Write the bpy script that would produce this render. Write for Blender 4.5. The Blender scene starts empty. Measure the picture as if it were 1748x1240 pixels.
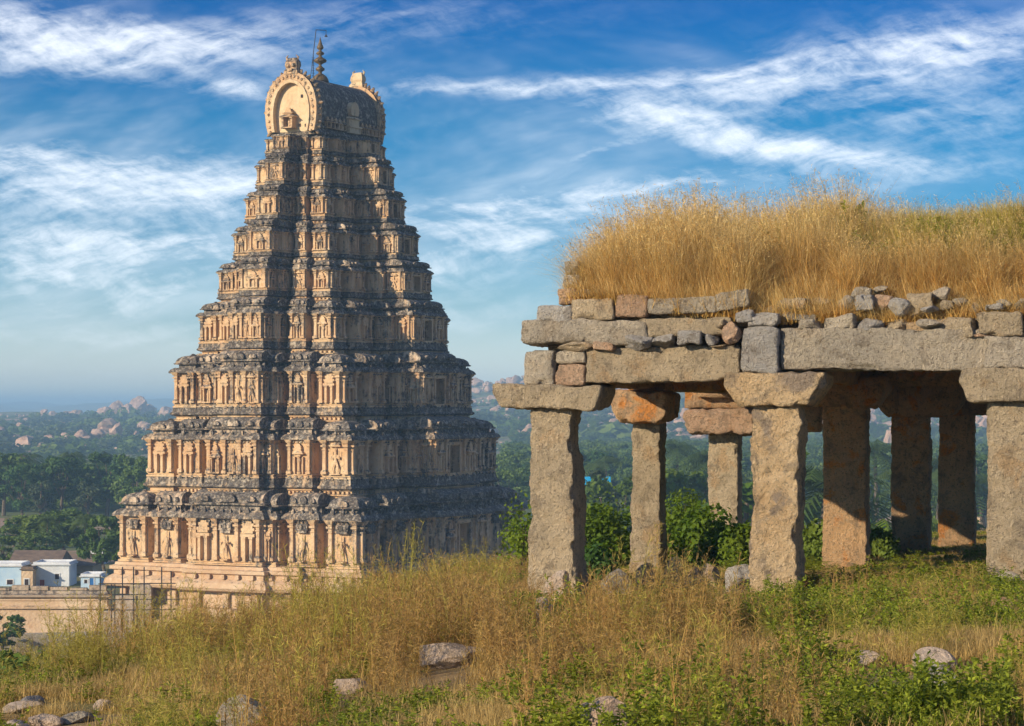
import bpy, math, random
import numpy as np
from mathutils import Vector, Matrix
R = math.radians
random.seed(7)
rng = np.random.default_rng(7)
sc = bpy.context.scene
COL = sc.collection

# ---------------------------------------------------------------- camera
F = 4200.0                      # focal length in photo pixels (photo is 1748 wide)
PX, PY = 874.0, 697.0           # principal column, horizon row
cam = bpy.data.cameras.new('camera')
cam_o = bpy.data.objects.new('camera', cam)
COL.objects.link(cam_o)
cam_o.location = (0, 0, 0)
cam_o.rotation_euler = (R(90), 0, 0)
cam.sensor_width = 36
cam.lens = 36 * F / 1748
cam.shift_y = (PY - 620) / 1748
cam.clip_start = 0.1
cam.clip_end = 40000
sc.camera = cam_o

# ---------------------------------------------------------------- node helper
class NT:
    def __init__(self, tree):
        self.t = tree
        self.n = tree.nodes
    def new(self, typ, **kw):
        nd = self.n.new(typ)
        for k, v in kw.items():
            setattr(nd, k, v)
        return nd
    def put(self, sock, v):
        if v is None:
            return
        if isinstance(v, bpy.types.NodeSocket):
            self.t.links.new(v, sock)
        elif isinstance(v, (tuple, list)):
            if sock.type == 'RGBA' and len(v) == 3:
                v = (*v, 1)
            sock.default_value = v
        else:
            sock.default_value = v
    def m(self, op, a, b=None, c=None, clamp=False):
        nd = self.new('ShaderNodeMath', operation=op, use_clamp=clamp)
        self.put(nd.inputs[0], a); self.put(nd.inputs[1], b); self.put(nd.inputs[2], c)
        return nd.outputs[0]
    def v(self, op, a, b=None):
        nd = self.new('ShaderNodeVectorMath', operation=op)
        self.put(nd.inputs[0], a)
        if op == 'SCALE':
            self.put(nd.inputs['Scale'], b)
        else:
            self.put(nd.inputs[1], b)
        return nd.outputs['Value'] if op in ('DOT_PRODUCT', 'LENGTH') else nd.outputs[0]
    def mix(self, f, a, b, blend='MIX'):
        nd = self.new('ShaderNodeMix', data_type='RGBA', blend_type=blend)
        self.put(nd.inputs[0], f); self.put(nd.inputs[6], a); self.put(nd.inputs[7], b)
        return nd.outputs[2]
    def noise(self, vec, scale, detail=4, rough=0.55, dist=0.0, color=False):
        nd = self.new('ShaderNodeTexNoise')
        self.put(nd.inputs['Vector'], vec)
        nd.inputs['Scale'].default_value = scale
        nd.inputs['Detail'].default_value = detail
        nd.inputs['Roughness'].default_value = rough
        nd.inputs['Distortion'].default_value = dist
        return nd.outputs['Color' if color else 'Fac']
    def voro(self, vec, scale, feature='F1', out='Distance'):
        nd = self.new('ShaderNodeTexVoronoi', feature=feature)
        self.put(nd.inputs['Vector'], vec)
        nd.inputs['Scale'].default_value = scale
        return nd.outputs[out]
    def ramp(self, f, stops, interp='LINEAR'):
        nd = self.new('ShaderNodeValToRGB')
        cr = nd.color_ramp
        cr.interpolation = interp
        while len(cr.elements) > 1:
            cr.elements.remove(cr.elements[-1])
        for i, (p, c) in enumerate(stops):
            e = cr.elements[0] if i == 0 else cr.elements.new(p)
            e.position = p
            if not isinstance(c, (tuple, list)):
                c = (c, c, c)
            e.color = (*c[:3], 1)
        self.put(nd.inputs[0], f)
        return nd.outputs[0]
    def step(self, f, a, b):
        nd = self.new('ShaderNodeMapRange', interpolation_type='SMOOTHSTEP')
        self.put(nd.inputs[0], f)
        self.put(nd.inputs[1], a); self.put(nd.inputs[2], b)
        return nd.outputs[0]
    def sep(self, vec):
        nd = self.new('ShaderNodeSeparateXYZ')
        self.put(nd.inputs[0], vec)
        return nd.outputs
    def comb(self, x, y, z):
        nd = self.new('ShaderNodeCombineXYZ')
        self.put(nd.inputs[0], x); self.put(nd.inputs[1], y); self.put(nd.inputs[2], z)
        return nd.outputs[0]
    def scalev(self, vec, s):
        nd = self.new('ShaderNodeVectorMath', operation='MULTIPLY')
        self.put(nd.inputs[0], vec); nd.inputs[1].default_value = s
        return nd.outputs[0]

def srgb(r, g, b):
    f = lambda c: (c / 255 / 12.92) if c / 255 <= 0.04045 else ((c / 255 + 0.055) / 1.055) ** 2.4
    return (f(r), f(g), f(b))

# ---------------------------------------------------------------- sky and sun
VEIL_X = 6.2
SUN_AZ, SUN_EL = 236.0, 21.0    # clockwise from +Y, degrees
world = bpy.data.worlds.new('World')
sc.world = world
world.use_nodes = True
W = NT(world.node_tree)
bg = W.n['Background']
sky = W.new('ShaderNodeTexSky', sky_type='NISHITA')
sky.sun_disc = False
sky.sun_elevation = R(SUN_EL)
sky.sun_rotation = R(SUN_AZ)
dirv = W.new('ShaderNodeTexCoord').outputs['Generated']
sx, sy, sz = W.sep(dirv)
tint = W.ramp(W.m('MULTIPLY', sz, 2.5, clamp=True), [
    (0.0, (0.84, 0.92, 1.0)), (0.03, (0.54, 0.62, 0.82)), (0.09, (0.22, 0.33, 0.50)), (0.17, (0.050, 0.170, 0.32)),
    (0.29, (0.0, 0.118, 0.255)), (0.41, (0.0, 0.078, 0.222)), (1.0, (0.004, 0.095, 0.24))])
base = W.mix(1.0, sky.outputs[0], W.v('SCALE', tint, 2.4), 'MULTIPLY')
# cirrus: azimuth / elevation coordinates of the sky
az = W.m('ARCTAN2', sx, sy)
el = W.m('ARCSINE', sz)
P0 = W.comb(az, el, 0.0)
wrp = W.noise(W.scalev(P0, (7, 16, 1)), 1.0, 4, 0.6, color=True)
wrp = W.v('SCALE', W.v('SUBTRACT', wrp, (0.5, 0.5, 0.5)), 0.030)
PW = W.v('ADD', P0, wrp)
wx, wy, _ = W.sep(PW)
def streak_noise(ang, sa, sb, off):
    c, s = math.cos(R(ang)), math.sin(R(ang))
    a = W.m('ADD', W.m('MULTIPLY', wx, c), W.m('MULTIPLY', wy, s))
    b = W.m('SUBTRACT', W.m('MULTIPLY', wy, c), W.m('MULTIPLY', wx, s))
    return W.noise(W.comb(W.m('MULTIPLY', a, sa), W.m('MULTIPLY', b, sb), off), 1.0, 8, 0.62)
fib1 = streak_noise(12, 22, 120, 3.1)
fib2 = streak_noise(-24, 34, 150, 8.4)
fine = W.noise(W.scalev(PW, (75, 170, 1)), 1.0, 6, 0.68)
def band(px, py, ang, lpx, wpx, amp):
    """A soft cirrus band centred on one direction of the sky."""
    u, v = (px - PX) / F, (PY - py) / F
    c, s = math.cos(R(ang)), math.sin(R(ang))
    dx, dy = W.m('SUBTRACT', wx, u), W.m('SUBTRACT', wy, v)
    a = W.m('ADD', W.m('MULTIPLY', dx, c / (lpx / F)), W.m('MULTIPLY', dy, s / (lpx / F)))
    b = W.m('SUBTRACT', W.m('MULTIPLY', dy, c / (wpx / F)), W.m('MULTIPLY', dx, s / (wpx / F)))
    g = W.m('ADD', W.m('MULTIPLY', a, a), W.m('MULTIPLY', b, b))
    return W.m('MULTIPLY', W.m('EXPONENT', W.m('MULTIPLY', g, -1.0)), amp)
bands = [  # photo column, row, tilt, half length, half width, amount
    (150, 70, -8, 330, 45, 0.95), (520, 60, 3, 330, 40, 0.42), (60, 100, 8, 220, 28, 0.5),
    (190, 335, 2, 330, 62, 0.95), (40, 285, -12, 160, 30, 0.6), (400, 330, 6, 200, 45, 0.4),
    (240, 450, 6, 300, 45, 0.72), (300, 505, 4, 260, 26, 0.60), (120, 420, -4, 200, 22, 0.5), (60, 460, -10, 70, 16, 0.45), (150, 570, 0, 260, 30, 0.5), (700, 540, 3, 300, 30, 0.35),
    (405, 163, -8, 60, 14, 0.8), (900, 152, 4, 330, 15, 0.75), (1350, 125, 9, 420, 42, 0.62), (1650, 85, 10, 240, 60, 0.50),
    (1180, 222, -10, 150, 26, 0.85), (1360, 258, -11, 170, 18, 0.95), (1600, 210, 6, 260, 70, 0.40),
    (900, 360, 4, 260, 42, 0.75), (800, 440, 3, 180, 50, 0.55), (740, 462, 10, 34, 20, 0.35), (1100, 310, 8, 220, 20, 0.45),
    (1000, 270, 22, 130, 14, 0.4), (1450, 310, 3, 330, 30, 0.40), (860, 420, 0, 110, 18, 0.45), (1250, 180, 6, 200, 40, 0.30)]
tot = None
for bnd in bands:
    g = band(*bnd)
    tot = g if tot is None else W.m('ADD', tot, g)
fill_veil_noise = W.noise(W.v('ADD', W.scalev(dirv, (2.2, 2.2, 7.0)), (VEIL_X, 1.7, 0.4)), 1.0, 6, 0.6, 0.6)
fill_veil = W.m('MULTIPLY', W.step(fill_veil_noise, 0.43, 0.69), 1.15)  # cirrus carried on over the unseen sky, thickened to brighten shaded sides
fibm = W.m('ADD', W.m('MULTIPLY', fib1, 0.6), W.m('ADD', W.m('MULTIPLY', fib2, 0.35), W.m('MULTIPLY', fine, 0.42)))
wisp = W.step(W.m('ADD', fibm, W.m('MULTIPLY', tot, 0.14)), 0.56, 1.06)
cmask = W.m('MAXIMUM', W.m('MULTIPLY', wisp, W.m('ADD', W.m('MULTIPLY', tot, 1.15), 0.04, clamp=True)), W.m('MULTIPLY', fill_veil, fib1), clamp=True)
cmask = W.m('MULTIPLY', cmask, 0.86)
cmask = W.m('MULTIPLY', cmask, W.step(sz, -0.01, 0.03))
base = W.v('SCALE', base, 0.93)
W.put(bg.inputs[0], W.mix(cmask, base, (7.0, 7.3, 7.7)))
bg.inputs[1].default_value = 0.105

sun = bpy.data.lights.new('sun', 'SUN')
sun.energy = 3.45
sun.angle = R(0.53)
sun.color = (1.0, 0.835, 0.59)
sun_o = bpy.data.objects.new('sun', sun)
COL.objects.link(sun_o)
to_sun = Vector((math.sin(R(SUN_AZ)) * math.cos(R(SUN_EL)), math.cos(R(SUN_AZ)) * math.cos(R(SUN_EL)), math.sin(R(SUN_EL))))
sun_o.rotation_euler = to_sun.to_track_quat('Z', 'Y').to_euler()
sun_o.location = to_sun * 60
vs = sc.view_settings
vs.view_transform = 'Standard'; vs.look = 'None'; vs.gamma = 1; vs.exposure = 0.84
vs.use_curve_mapping = False
sc.cycles.use_denoising = True
sc.cycles.use_adaptive_sampling = True
sc.cycles.adaptive_threshold = 0.02
sc.cycles.max_bounces = 6
sc.cycles.diffuse_bounces = 3
sc.cycles.volume_bounces = 0
sc.cycles.transparent_max_bounces = 8
sc.cycles.caustics_reflective = False
sc.cycles.caustics_refractive = False

# ---------------------------------------------------------------- mesh helpers
def at(px, py, Z):
    """World point that stands at depth Z on the line of sight of a photo pixel."""
    return Vector(((px - PX) / F * Z, Z, (PY - py) / F * Z))

def _hash(ix, iy, iz, seed):
    h = (ix * 374761393 + iy * 668265263 + iz * 2147483647 + seed * 974711) & 0xFFFFFFFF
    h = ((h ^ (h >> 13)) * 1274126177) & 0xFFFFFFFF
    h = (h ^ (h >> 16)) & 0xFFFFFFFF
    return h / 4294967295.0
def vnoise(P, seed=0):
    P = np.asarray(P, float)
    I = np.floor(P).astype(np.int64)
    f = P - I
    f = f * f * (3 - 2 * f)
    x, y, z = I[:, 0], I[:, 1], I[:, 2]
    r = 0
    for dx in (0, 1):
        for dy in (0, 1):
            for dz in (0, 1):
                w = (f[:, 0] if dx else 1 - f[:, 0]) * (f[:, 1] if dy else 1 - f[:, 1]) * (f[:, 2] if dz else 1 - f[:, 2])
                r = r + w * _hash(x + dx, y + dy, z + dz, seed)
    return r * 2 - 1
def fbm(P, oct=4, seed=0, gain=0.5):
    a, r, P = 1.0, 0, np.asarray(P, float)
    for k in range(oct):
        r = r + a * vnoise(P, seed + k * 17)
        P = P * 2.03 + 5.1
        a *= gain
    return r

class MB:
    """Collects shapes into one mesh."""
    def __init__(self):
        self.v, self.f = [], []
    def add(self, verts, faces):
        o = len(self.v)
        self.v.extend([tuple(p) for p in verts])
        self.f.extend([tuple(i + o for i in q) for q in faces])
    def box(self, x0, x1, y0, y1, z0, z1):
        self.add([(x0, y0, z0), (x1, y0, z0), (x1, y1, z0), (x0, y1, z0), (x0, y0, z1), (x1, y0, z1), (x1, y1, z1), (x0, y1, z1)],
                 [(0, 3, 2, 1), (4, 5, 6, 7), (0, 1, 5, 4), (1, 2, 6, 5), (2, 3, 7, 6), (3, 0, 4, 7)])
    def sweep(self, x0, x1, y0, y1, prof):
        """Moulding profile [(outset, z)] carried round a rectangle."""
        V, Fc = [], []
        for (o, z) in prof:
            V += [(x0 - o, y0 - o, z), (x1 + o, y0 - o, z), (x1 + o, y1 + o, z), (x0 - o, y1 + o, z)]
        n = len(prof)
        for k in range(n - 1):
            for j in range(4):
                a, b = 4 * k + j, 4 * k + (j + 1) % 4
                Fc.append((a, b, b + 4, a + 4))
        Fc.append((3, 2, 1, 0))
        Fc.append(tuple(4 * (n - 1) + j for j in range(4)))
        self.add(V, Fc)
    def lathe(self, prof, n=12, c=(0, 0)):
        V, Fc = [], []
        for (r, z) in prof:
            for j in range(n):
                t = 2 * math.pi * j / n
                V.append((c[0] + r * math.cos(t), c[1] + r * math.sin(t), z))
        for k in range(len(prof) - 1):
            for j in range(n):
                a, b = n * k + j, n * k + (j + 1) % n
                Fc.append((a, b, b + n, a + n))
        Fc.append(tuple(range(n))[::-1])
        Fc.append(tuple(n * (len(prof) - 1) + j for j in range(n)))
        self.add(V, Fc)
    def tube(self, pts, rad, n=6):
        pts = [Vector(p) for p in pts]
        if not isinstance(rad, (list, tuple)):
            rad = [rad] * len(pts)
        V, Fc = [], []
        up = Vector((0.31, 0.17, 0.93))
        for k, p in enumerate(pts):
            d = (pts[min(k + 1, len(pts) - 1)] - pts[max(k - 1, 0)]).normalized()
            s = d.cross(up)
            if s.length < 1e-4:
                s = d.cross(Vector((1, 0, 0)))
            s.normalize()
            t = s.cross(d)
            for j in range(n):
                a = 2 * math.pi * j / n
                V.append(p + (s * math.cos(a) + t * math.sin(a)) * rad[k])
        for k in range(len(pts) - 1):
            for j in range(n):
                a, b = n * k + j, n * k + (j + 1) % n
                Fc.append((a, b, b + n, a + n))
        Fc.append(tuple(range(n))[::-1])
        Fc.append(tuple(n * (len(pts) - 1) + j for j in range(n)))
        self.add(V, Fc)
    def extrude_y(self, poly, y0, y1):
        """Closed (x, z) outline carried from y0 to y1."""
        n = len(poly)
        V = [(x, y0, z) for x, z in poly] + [(x, y1, z) for x, z in poly]
        Fc = [tuple(range(n)), tuple(range(2 * n - 1, n - 1, -1))]
        for j in range(n):
            k = (j + 1) % n
            Fc.append((j, j + n, k + n, k))
        self.add(V, Fc)
    def mesh(self, name, smooth=False):
        me = bpy.data.meshes.new(name)
        me.from_pydata(self.v, [], self.f)
        if smooth:
            me.polygons.foreach_set('use_smooth', [True] * len(me.polygons))
        me.update()
        return me

def link(name, data, mat=None, parent=None, loc=(0, 0, 0), rot=(0, 0, 0), scale=(1, 1, 1)):
    o = bpy.data.objects.new(name, data)
    COL.objects.link(o)
    if mat is not None and data is not None and not data.materials:
        data.materials.append(mat)
    o.location, o.rotation_euler, o.scale = loc, rot, scale
    if parent is not None:
        o.parent = parent
    return o
def tag(o, label=None, cat=None, group=None, kind=None):
    if label: o['label'] = label
    if cat: o['category'] = cat
    if group: o['group'] = group
    if kind: o['kind'] = kind
    return o
def empty(name, loc=(0, 0, 0), rz=0.0):
    return link(name, None, None, None, loc, (0, 0, rz))

def np_mesh(name, V, Q, smooth=False):
    """Fast mesh from arrays of vertices and equal-sized faces."""
    V = np.asarray(V, np.float32); Q = np.asarray(Q, np.int32)
    me = bpy.data.meshes.new(name)
    me.vertices.add(len(V)); me.vertices.foreach_set('co', V.ravel())
    k = Q.shape[1]
    me.loops.add(Q.size); me.loops.foreach_set('vertex_index', Q.ravel())
    me.polygons.add(len(Q))
    me.polygons.foreach_set('loop_start', np.arange(0, Q.size, k, dtype=np.int32))
    if smooth:
        me.polygons.foreach_set('use_smooth', np.ones(len(Q), bool))
    me.update(calc_edges=True)
    return me

def block_mesh(name, sx, sy, sz, res=0.05, rnd=0.05, amp=0.015, freq=9.0, seed=0, warp=0.03, shape=None, smooth=True, facet=0.0, chip=.035):
    """A hewn stone: rounded box of half a million possible shapes, chipped by noise. Base centre at origin."""
    n = [max(2, int(round(s / res))) for s in (sx, sy, sz)]
    idx, V, Q = {}, [], []
    def vid(i, j, k):
        key = (i, j, k)
        if key not in idx:
            idx[key] = len(V)
            V.append((i / n[0] - .5, j / n[1] - .5, k / n[2]))
        return idx[key]
    for i in range(n[0]):
        for j in range(n[1]):
            Q.append((vid(i, j, 0), vid(i, j + 1, 0), vid(i + 1, j + 1, 0), vid(i + 1, j, 0)))
            Q.append((vid(i, j, n[2]), vid(i + 1, j, n[2]), vid(i + 1, j + 1, n[2]), vid(i, j + 1, n[2])))
    for i in range(n[0]):
        for k in range(n[2]):
            Q.append((vid(i, 0, k), vid(i + 1, 0, k), vid(i + 1, 0, k + 1), vid(i, 0, k + 1)))
            Q.append((vid(i, n[1], k), vid(i, n[1], k + 1), vid(i + 1, n[1], k + 1), vid(i + 1, n[1], k)))
    for j in range(n[1]):
        for k in range(n[2]):
            Q.append((vid(0, j, k), vid(0, j, k + 1), vid(0, j + 1, k + 1), vid(0, j + 1, k)))
            Q.append((vid(n[0], j, k), vid(n[0], j + 1, k), vid(n[0], j + 1, k + 1), vid(n[0], j, k + 1)))
    P = np.array(V, float)
    U = P.copy()
    H = np.array([sx, sy, sz]) / 2
    P = P * np.array([sx, sy, sz]); P[:, 2] -= sz / 2
    r = min(rnd, 0.45 * min(sx, sy, sz))
    C = np.clip(P, -(H - r), H - r)
    D = P - C
    L = np.linalg.norm(D, axis=1, keepdims=True)
    N = D / np.maximum(L, 1e-9)
    # irregular corner radius: some edges sharp, some knocked off
    P = C + N * r
    S = P + seed * 13.7
    P = P + np.stack([fbm(S * 1.3, 2, seed + 1), fbm(S * 1.3, 2, seed + 2), fbm(S * 1.3, 2, seed + 3)], 1) * warp
    d = fbm(S * freq, 3, seed + 5, 0.6) * amp + np.random.default_rng(seed).normal(0, amp * .22, len(P))
    big = fbm(S * freq * 0.3, 2, seed + 9)
    d += np.where(big > 0.35, -(big - 0.35) * amp * 4.0, 0)
    if facet:
        d -= facet * np.clip(vnoise(S * 2.1 / max(sx, sz) * 1.2, seed + 30) - 0.1, 0, 1)
    # chipped arrises: bites out of edges, none on the middle of a face
    rim = (np.abs(U - np.array([0, 0, .5])) > .5 - res / np.array([sx, sy, sz]) * 1.1).sum(1) >= 2
    bite = np.clip(vnoise(S * 5.5, seed + 40) * 1.6 - .25, 0, 1) * rim
    CD = P / np.maximum(np.linalg.norm(P, axis=1, keepdims=True), 1e-6)
    P = P + N * d[:, None] - (np.sign(P) * np.array([1, 1, .6])) * (bite * chip)[:, None]
    P[:, 2] += sz / 2
    if shape is not None:
        P = shape(P, U)
    return np_mesh(name, P, Q, smooth)

def rock_mesh(name, sx, sy, sz, seed, sub=3, rough=0.16, cuts=7):
    """A broken boulder: sphere cut by random planes, roughened. Base at origin."""
    import bmesh
    bm = bmesh.new()
    bmesh.ops.create_icosphere(bm, subdivisions=sub, radius=1.0)
    P = np.array([v.co[:] for v in bm.verts])
    g = np.random.default_rng(seed)
    for _ in range(cuts):
        nrm = g.normal(size=3); nrm /= np.linalg.norm(nrm)
        dpt = g.uniform(0.45, 0.85)
        t = P @ nrm
        P = P - np.outer(np.maximum(t - dpt, 0), nrm) * 0.92
    nn = P / np.maximum(np.linalg.norm(P, axis=1, keepdims=True), 1e-6)
    P = P + nn * (fbm(P * 1.7 + seed * 3.1, 4, seed)[:, None] * rough)
    P *= np.array([sx, sy, sz]) / 2 * 1.15
    P[:, 2] += sz * 0.42
    for v, p in zip(bm.verts, P):
        v.co = p
    me = bpy.data.meshes.new(name)
    bm.to_mesh(me); bm.free()
    return me

# ---------------------------------------------------------------- materials
def material(name):
    m = bpy.data.materials.new(name)
    m.use_nodes = True
    t = NT(m.node_tree)
    b = t.n['Principled BSDF']
    b.inputs['Specular IOR Level'].default_value = 0.25
    return m, t, b
def bump(t, b, h, strength, dist):
    nd = t.new('ShaderNodeBump')
    nd.inputs['Strength'].default_value = strength
    nd.inputs['Distance'].default_value = dist
    t.put(nd.inputs['Height'], h)
    t.put(b.inputs['Normal'], nd.outputs[0])
def geo(t):
    return t.new('ShaderNodeNewGeometry').outputs
def orand(t):
    return t.new('ShaderNodeObjectInfo').outputs['Random']

def plaster(name, tan, pale, stain, bias, top=0.35, side=0.22):
    """Lime plaster and brick of the tower with black algae: bias sets how much of it is stained."""
    m, t, b = material(name)
    g = geo(t)
    pos, nrm = g['Position'], g['True Normal']
    n1 = t.noise(pos, 0.35, 5, 0.6)
    n2 = t.noise(pos, 1.7, 5, 0.65)
    col = t.mix(t.step(n1, 0.35, 0.65), tan, pale)
    col = t.mix(t.m('MULTIPLY', t.step(n2, 0.5, 0.72), 0.45), col, (0.46, 0.235, 0.13))
    col = t.mix(t.m('MULTIPLY', t.step(t.noise(pos, 2.6, 3), 0.55, 0.75), 0.5), col, (0.66, 0.54, 0.40))
    streak = t.noise(t.scalev(pos, (1.9, 1.9, 0.22)), 1.0, 6, 0.65)
    blot = t.noise(pos, 0.14, 4, 0.6)
    px, py, pz = t.sep(pos)
    up = t.m('MAXIMUM', t.sep(nrm)[2], 0.0)
    east = t.m('MAXIMUM', t.v('DOT_PRODUCT', nrm, (0.883, -0.469, 0.0)), 0.0)
    s = t.m('ADD', t.m('MULTIPLY', streak, 0.9), t.m('MULTIPLY', blot, 0.55))
    s = t.m('ADD', s, t.m('MULTIPLY', t.noise(pos, 3.5, 4, 0.7), 0.35))
    s = t.m('ADD', s, t.m('ADD', t.m('MULTIPLY', up, top), t.m('MULTIPLY', east, side)))
    s = t.m('ADD', s, bias)
    spot = t.noise(pos, 1.1, 6, 0.72)
    s = t.m('ADD', s, t.m('MULTIPLY', t.m('SUBTRACT', spot, 0.5), 0.7))
    mask = t.step(s, 1.00, 1.24)
    dark = t.mix(t.step(t.noise(pos, 4.0, 4, 0.7), 0.46, 0.66), stain, (0.20, 0.18, 0.16))
    dark = t.mix(t.m('MULTIPLY', t.step(t.noise(pos, 1.9, 5, 0.75), 0.52, 0.66), 0.8), dark, (0.50, 0.43, 0.34))
    col = t.mix(t.m('MULTIPLY', mask, 0.93), col, dark)
    t.put(b.inputs['Base Color'], col)
    b.inputs['Roughness'].default_value = 0.9
    h = t.m('ADD', t.noise(pos, 3.0, 5, 0.75), t.m('MULTIPLY', t.voro(pos, 3.4), 0.6))
    bump(t, b, h, 0.8, 0.075)
    return m
TAN, PALE, STAIN = (0.56, 0.35, 0.185), (0.66, 0.47, 0.275), (0.032, 0.030, 0.032)
M_wall = plaster('tower_plaster', TAN, PALE, STAIN, 0.125, 0.22, 0.0)
M_orn = plaster('tower_carving', (0.54, 0.335, 0.18), (0.64, 0.46, 0.28), STAIN, 0.125, 0.26, 0.0)
M_corn = plaster('tower_cornice', (0.52, 0.36, 0.22), (0.62, 0.48, 0.33), STAIN, 0.34, 0.04, 0.08)
M_roof = plaster('tower_roof', (0.50, 0.36, 0.24), (0.60, 0.48, 0.36), STAIN, 0.31, 0.04, 0.10)
M_vault = plaster('vault_plaster', (0.50, 0.42, 0.34), (0.62, 0.55, 0.46), STAIN, 0.46, 0.04, 0.04)
M_pale = plaster('gable_plaster', (0.58, 0.42, 0.25), (0.66, 0.51, 0.32), STAIN, 0.02, 0.15, 0.10)
M_base = plaster('plinth_stone', (0.50, 0.33, 0.20), (0.58, 0.42, 0.28), STAIN, -0.08, 0.2, 0.2)

def granite(name, c1, c2, c3, patch=0.5, scale=1.0):
    """Hewn granite: grey and buff mottling, rust patches, coarse chisel relief; every stone its own shade."""
    m, t, b = material(name)
    oi = t.new('ShaderNodeObjectInfo')
    pos = t.v('ADD', geo(t)['Position'], t.v('SCALE', oi.outputs['Location'], 0.7))
    rnd = oi.outputs['Random']
    n1 = t.noise(pos, 1.6 * scale, 5, 0.62)
    n2 = t.noise(pos, 6.0 * scale, 5, 0.7)
    col = t.mix(t.step(n1, 0.38, 0.64), c1, c2)
    col = t.mix(t.m('MULTIPLY', t.step(t.noise(pos, 2.3 * scale, 4, 0.6, 0.4), 0.54, 0.66), patch), col, c3)
    col = t.mix(t.m('MULTIPLY', t.step(n2, 0.52, 0.70), 0.45), col, (0.15, 0.125, 0.10))
    col = t.mix(t.m('MULTIPLY', t.step(t.noise(pos, 38 * scale, 2, 0.6), 0.56, 0.72), 0.45), col, (0.62, 0.55, 0.46))
    col = t.mix(t.m('MULTIPLY', t.step(t.noise(pos, 45 * scale, 2, 0.6), 0.60, 0.72), 0.5), col, (0.06, 0.055, 0.055))
    col = t.mix(t.m('MULTIPLY', t.step(t.noise(pos, 3.1 * scale, 6, 0.72, 0.6), 0.53, 0.62), 0.50), col, (0.20, 0.17, 0.14))
    col = t.mix(t.m('MULTIPLY', t.step(t.noise(pos, 22 * scale, 4, 0.75), 0.54, 0.64), 0.60), col, (0.13, 0.105, 0.085))
    col = t.mix(t.m('MULTIPLY', t.step(t.noise(t.scalev(pos, (6.0, 6.0, 0.9)), scale, 5, 0.7), 0.56, 0.70), 0.40), col, (0.14, 0.12, 0.105))
    val = t.m('ADD', t.m('MULTIPLY', rnd, 0.34), 1.16)
    col = t.mix(1.0, col, t.comb(t.m('MULTIPLY', val, 1.06), val, t.m('MULTIPLY', val, .93)), 'MULTIPLY')
    t.put(b.inputs['Base Color'], col)
    b.inputs['Roughness'].default_value = 0.92
    # split and pecked faces: sharp pits, fine grain, a few cracks
    pit = t.m('POWER', t.m('ABSOLUTE', t.m('SUBTRACT', t.noise(pos, 13.0 * scale, 6, 0.72), 0.5)), 0.7)
    h = t.m('ADD', pit, t.m('MULTIPLY', t.noise(pos, 60 * scale, 4, 0.7), 0.45))
    h = t.m('ADD', h, t.m('MULTIPLY', t.noise(pos, 24 * scale, 5, 0.75), 0.6))
    bump(t, b, h, 1.0, 0.12)
    return m
M_gran = granite('granite_buff', (0.46, 0.39, 0.285), (0.56, 0.47, 0.34), (0.46, 0.29, 0.14), 0.5)
M_grey = granite('granite_grey', (0.42, 0.39, 0.34), (0.53, 0.48, 0.40), (0.42, 0.31, 0.19), 0.25)
M_blue = granite('granite_blue_grey', (0.38, 0.38, 0.39), (0.50, 0.495, 0.49), (0.44, 0.34, 0.24), 0.15)
M_pink = granite('granite_pink', (0.54, 0.37, 0.26), (0.64, 0.47, 0.35), (0.45, 0.22, 0.10), 0.4)
M_rust = granite('granite_rust', (0.50, 0.34, 0.21), (0.60, 0.40, 0.23), (0.60, 0.25, 0.06), 0.9)
M_flake = granite('granite_flaked', (0.58, 0.43, 0.26), (0.66, 0.52, 0.34), (0.30, 0.25, 0.21), 0.95, 0.9)
M_field = granite('field_stone', (0.60, 0.49, 0.41), (0.68, 0.58, 0.50), (0.58, 0.38, 0.26), 0.4)
M_bould = granite('hill_boulder', (0.28, 0.18, 0.14), (0.36, 0.25, 0.20), (0.20, 0.15, 0.13), 0.6, 0.12)

def simple(name, c, c2=None, rough=0.8, scale=2.0, bmp=0.0, metal=0.0):
    m, t, b = material(name)
    pos = geo(t)['Position']
    n = t.noise(pos, scale, 5, 0.65)
    t.put(b.inputs['Base Color'], t.mix(t.step(n, 0.3, 0.7), c, c2 or tuple(x * 0.7 for x in c)))
    b.inputs['Roughness'].default_value = rough
    b.inputs['Metallic'].default_value = metal
    if bmp:
        bump(t, b, t.noise(pos, scale * 5, 4, 0.6), bmp, 0.05)
    return m
M_iron = simple('dark_iron', (0.045, 0.04, 0.04), None, 0.6)
M_brass = simple('weathered_copper', (0.20, 0.13, 0.06), (0.10, 0.07, 0.04), 0.55, 3.0, 0.2, 0.3)
M_white = simple('whitewash', (0.74, 0.76, 0.78), (0.58, 0.60, 0.64), 0.9, 0.7)
M_sky = simple('pale_blue_wash', (0.36, 0.54, 0.74), (0.48, 0.63, 0.78), 0.9, 0.6)
M_door = simple('blue_door_paint', (0.03, 0.17, 0.48), None, 0.6)
M_dark = simple('dark_opening', (0.05, 0.03, 0.03), None, 0.9)
M_tiles = simple('brown_roofing', (0.24, 0.17, 0.12), (0.14, 0.10, 0.08), 0.9, 1.2, 0.5)
M_tarp = simple('bright_blue_sheet', (0.02, 0.38, 0.72), None, 0.5)
M_red = simple('red_paint', (0.38, 0.07, 0.05), None, 0.7)
M_comp = plaster('compound_plaster', (0.60, 0.42, 0.26), (0.70, 0.53, 0.36), (0.07, 0.06, 0.05), -0.22, 0.4, 0.1)
M_compd = plaster('compound_coping', (0.42, 0.33, 0.24), (0.50, 0.40, 0.30), (0.06, 0.05, 0.05), 0.05, 0.3, 0.1)

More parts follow.
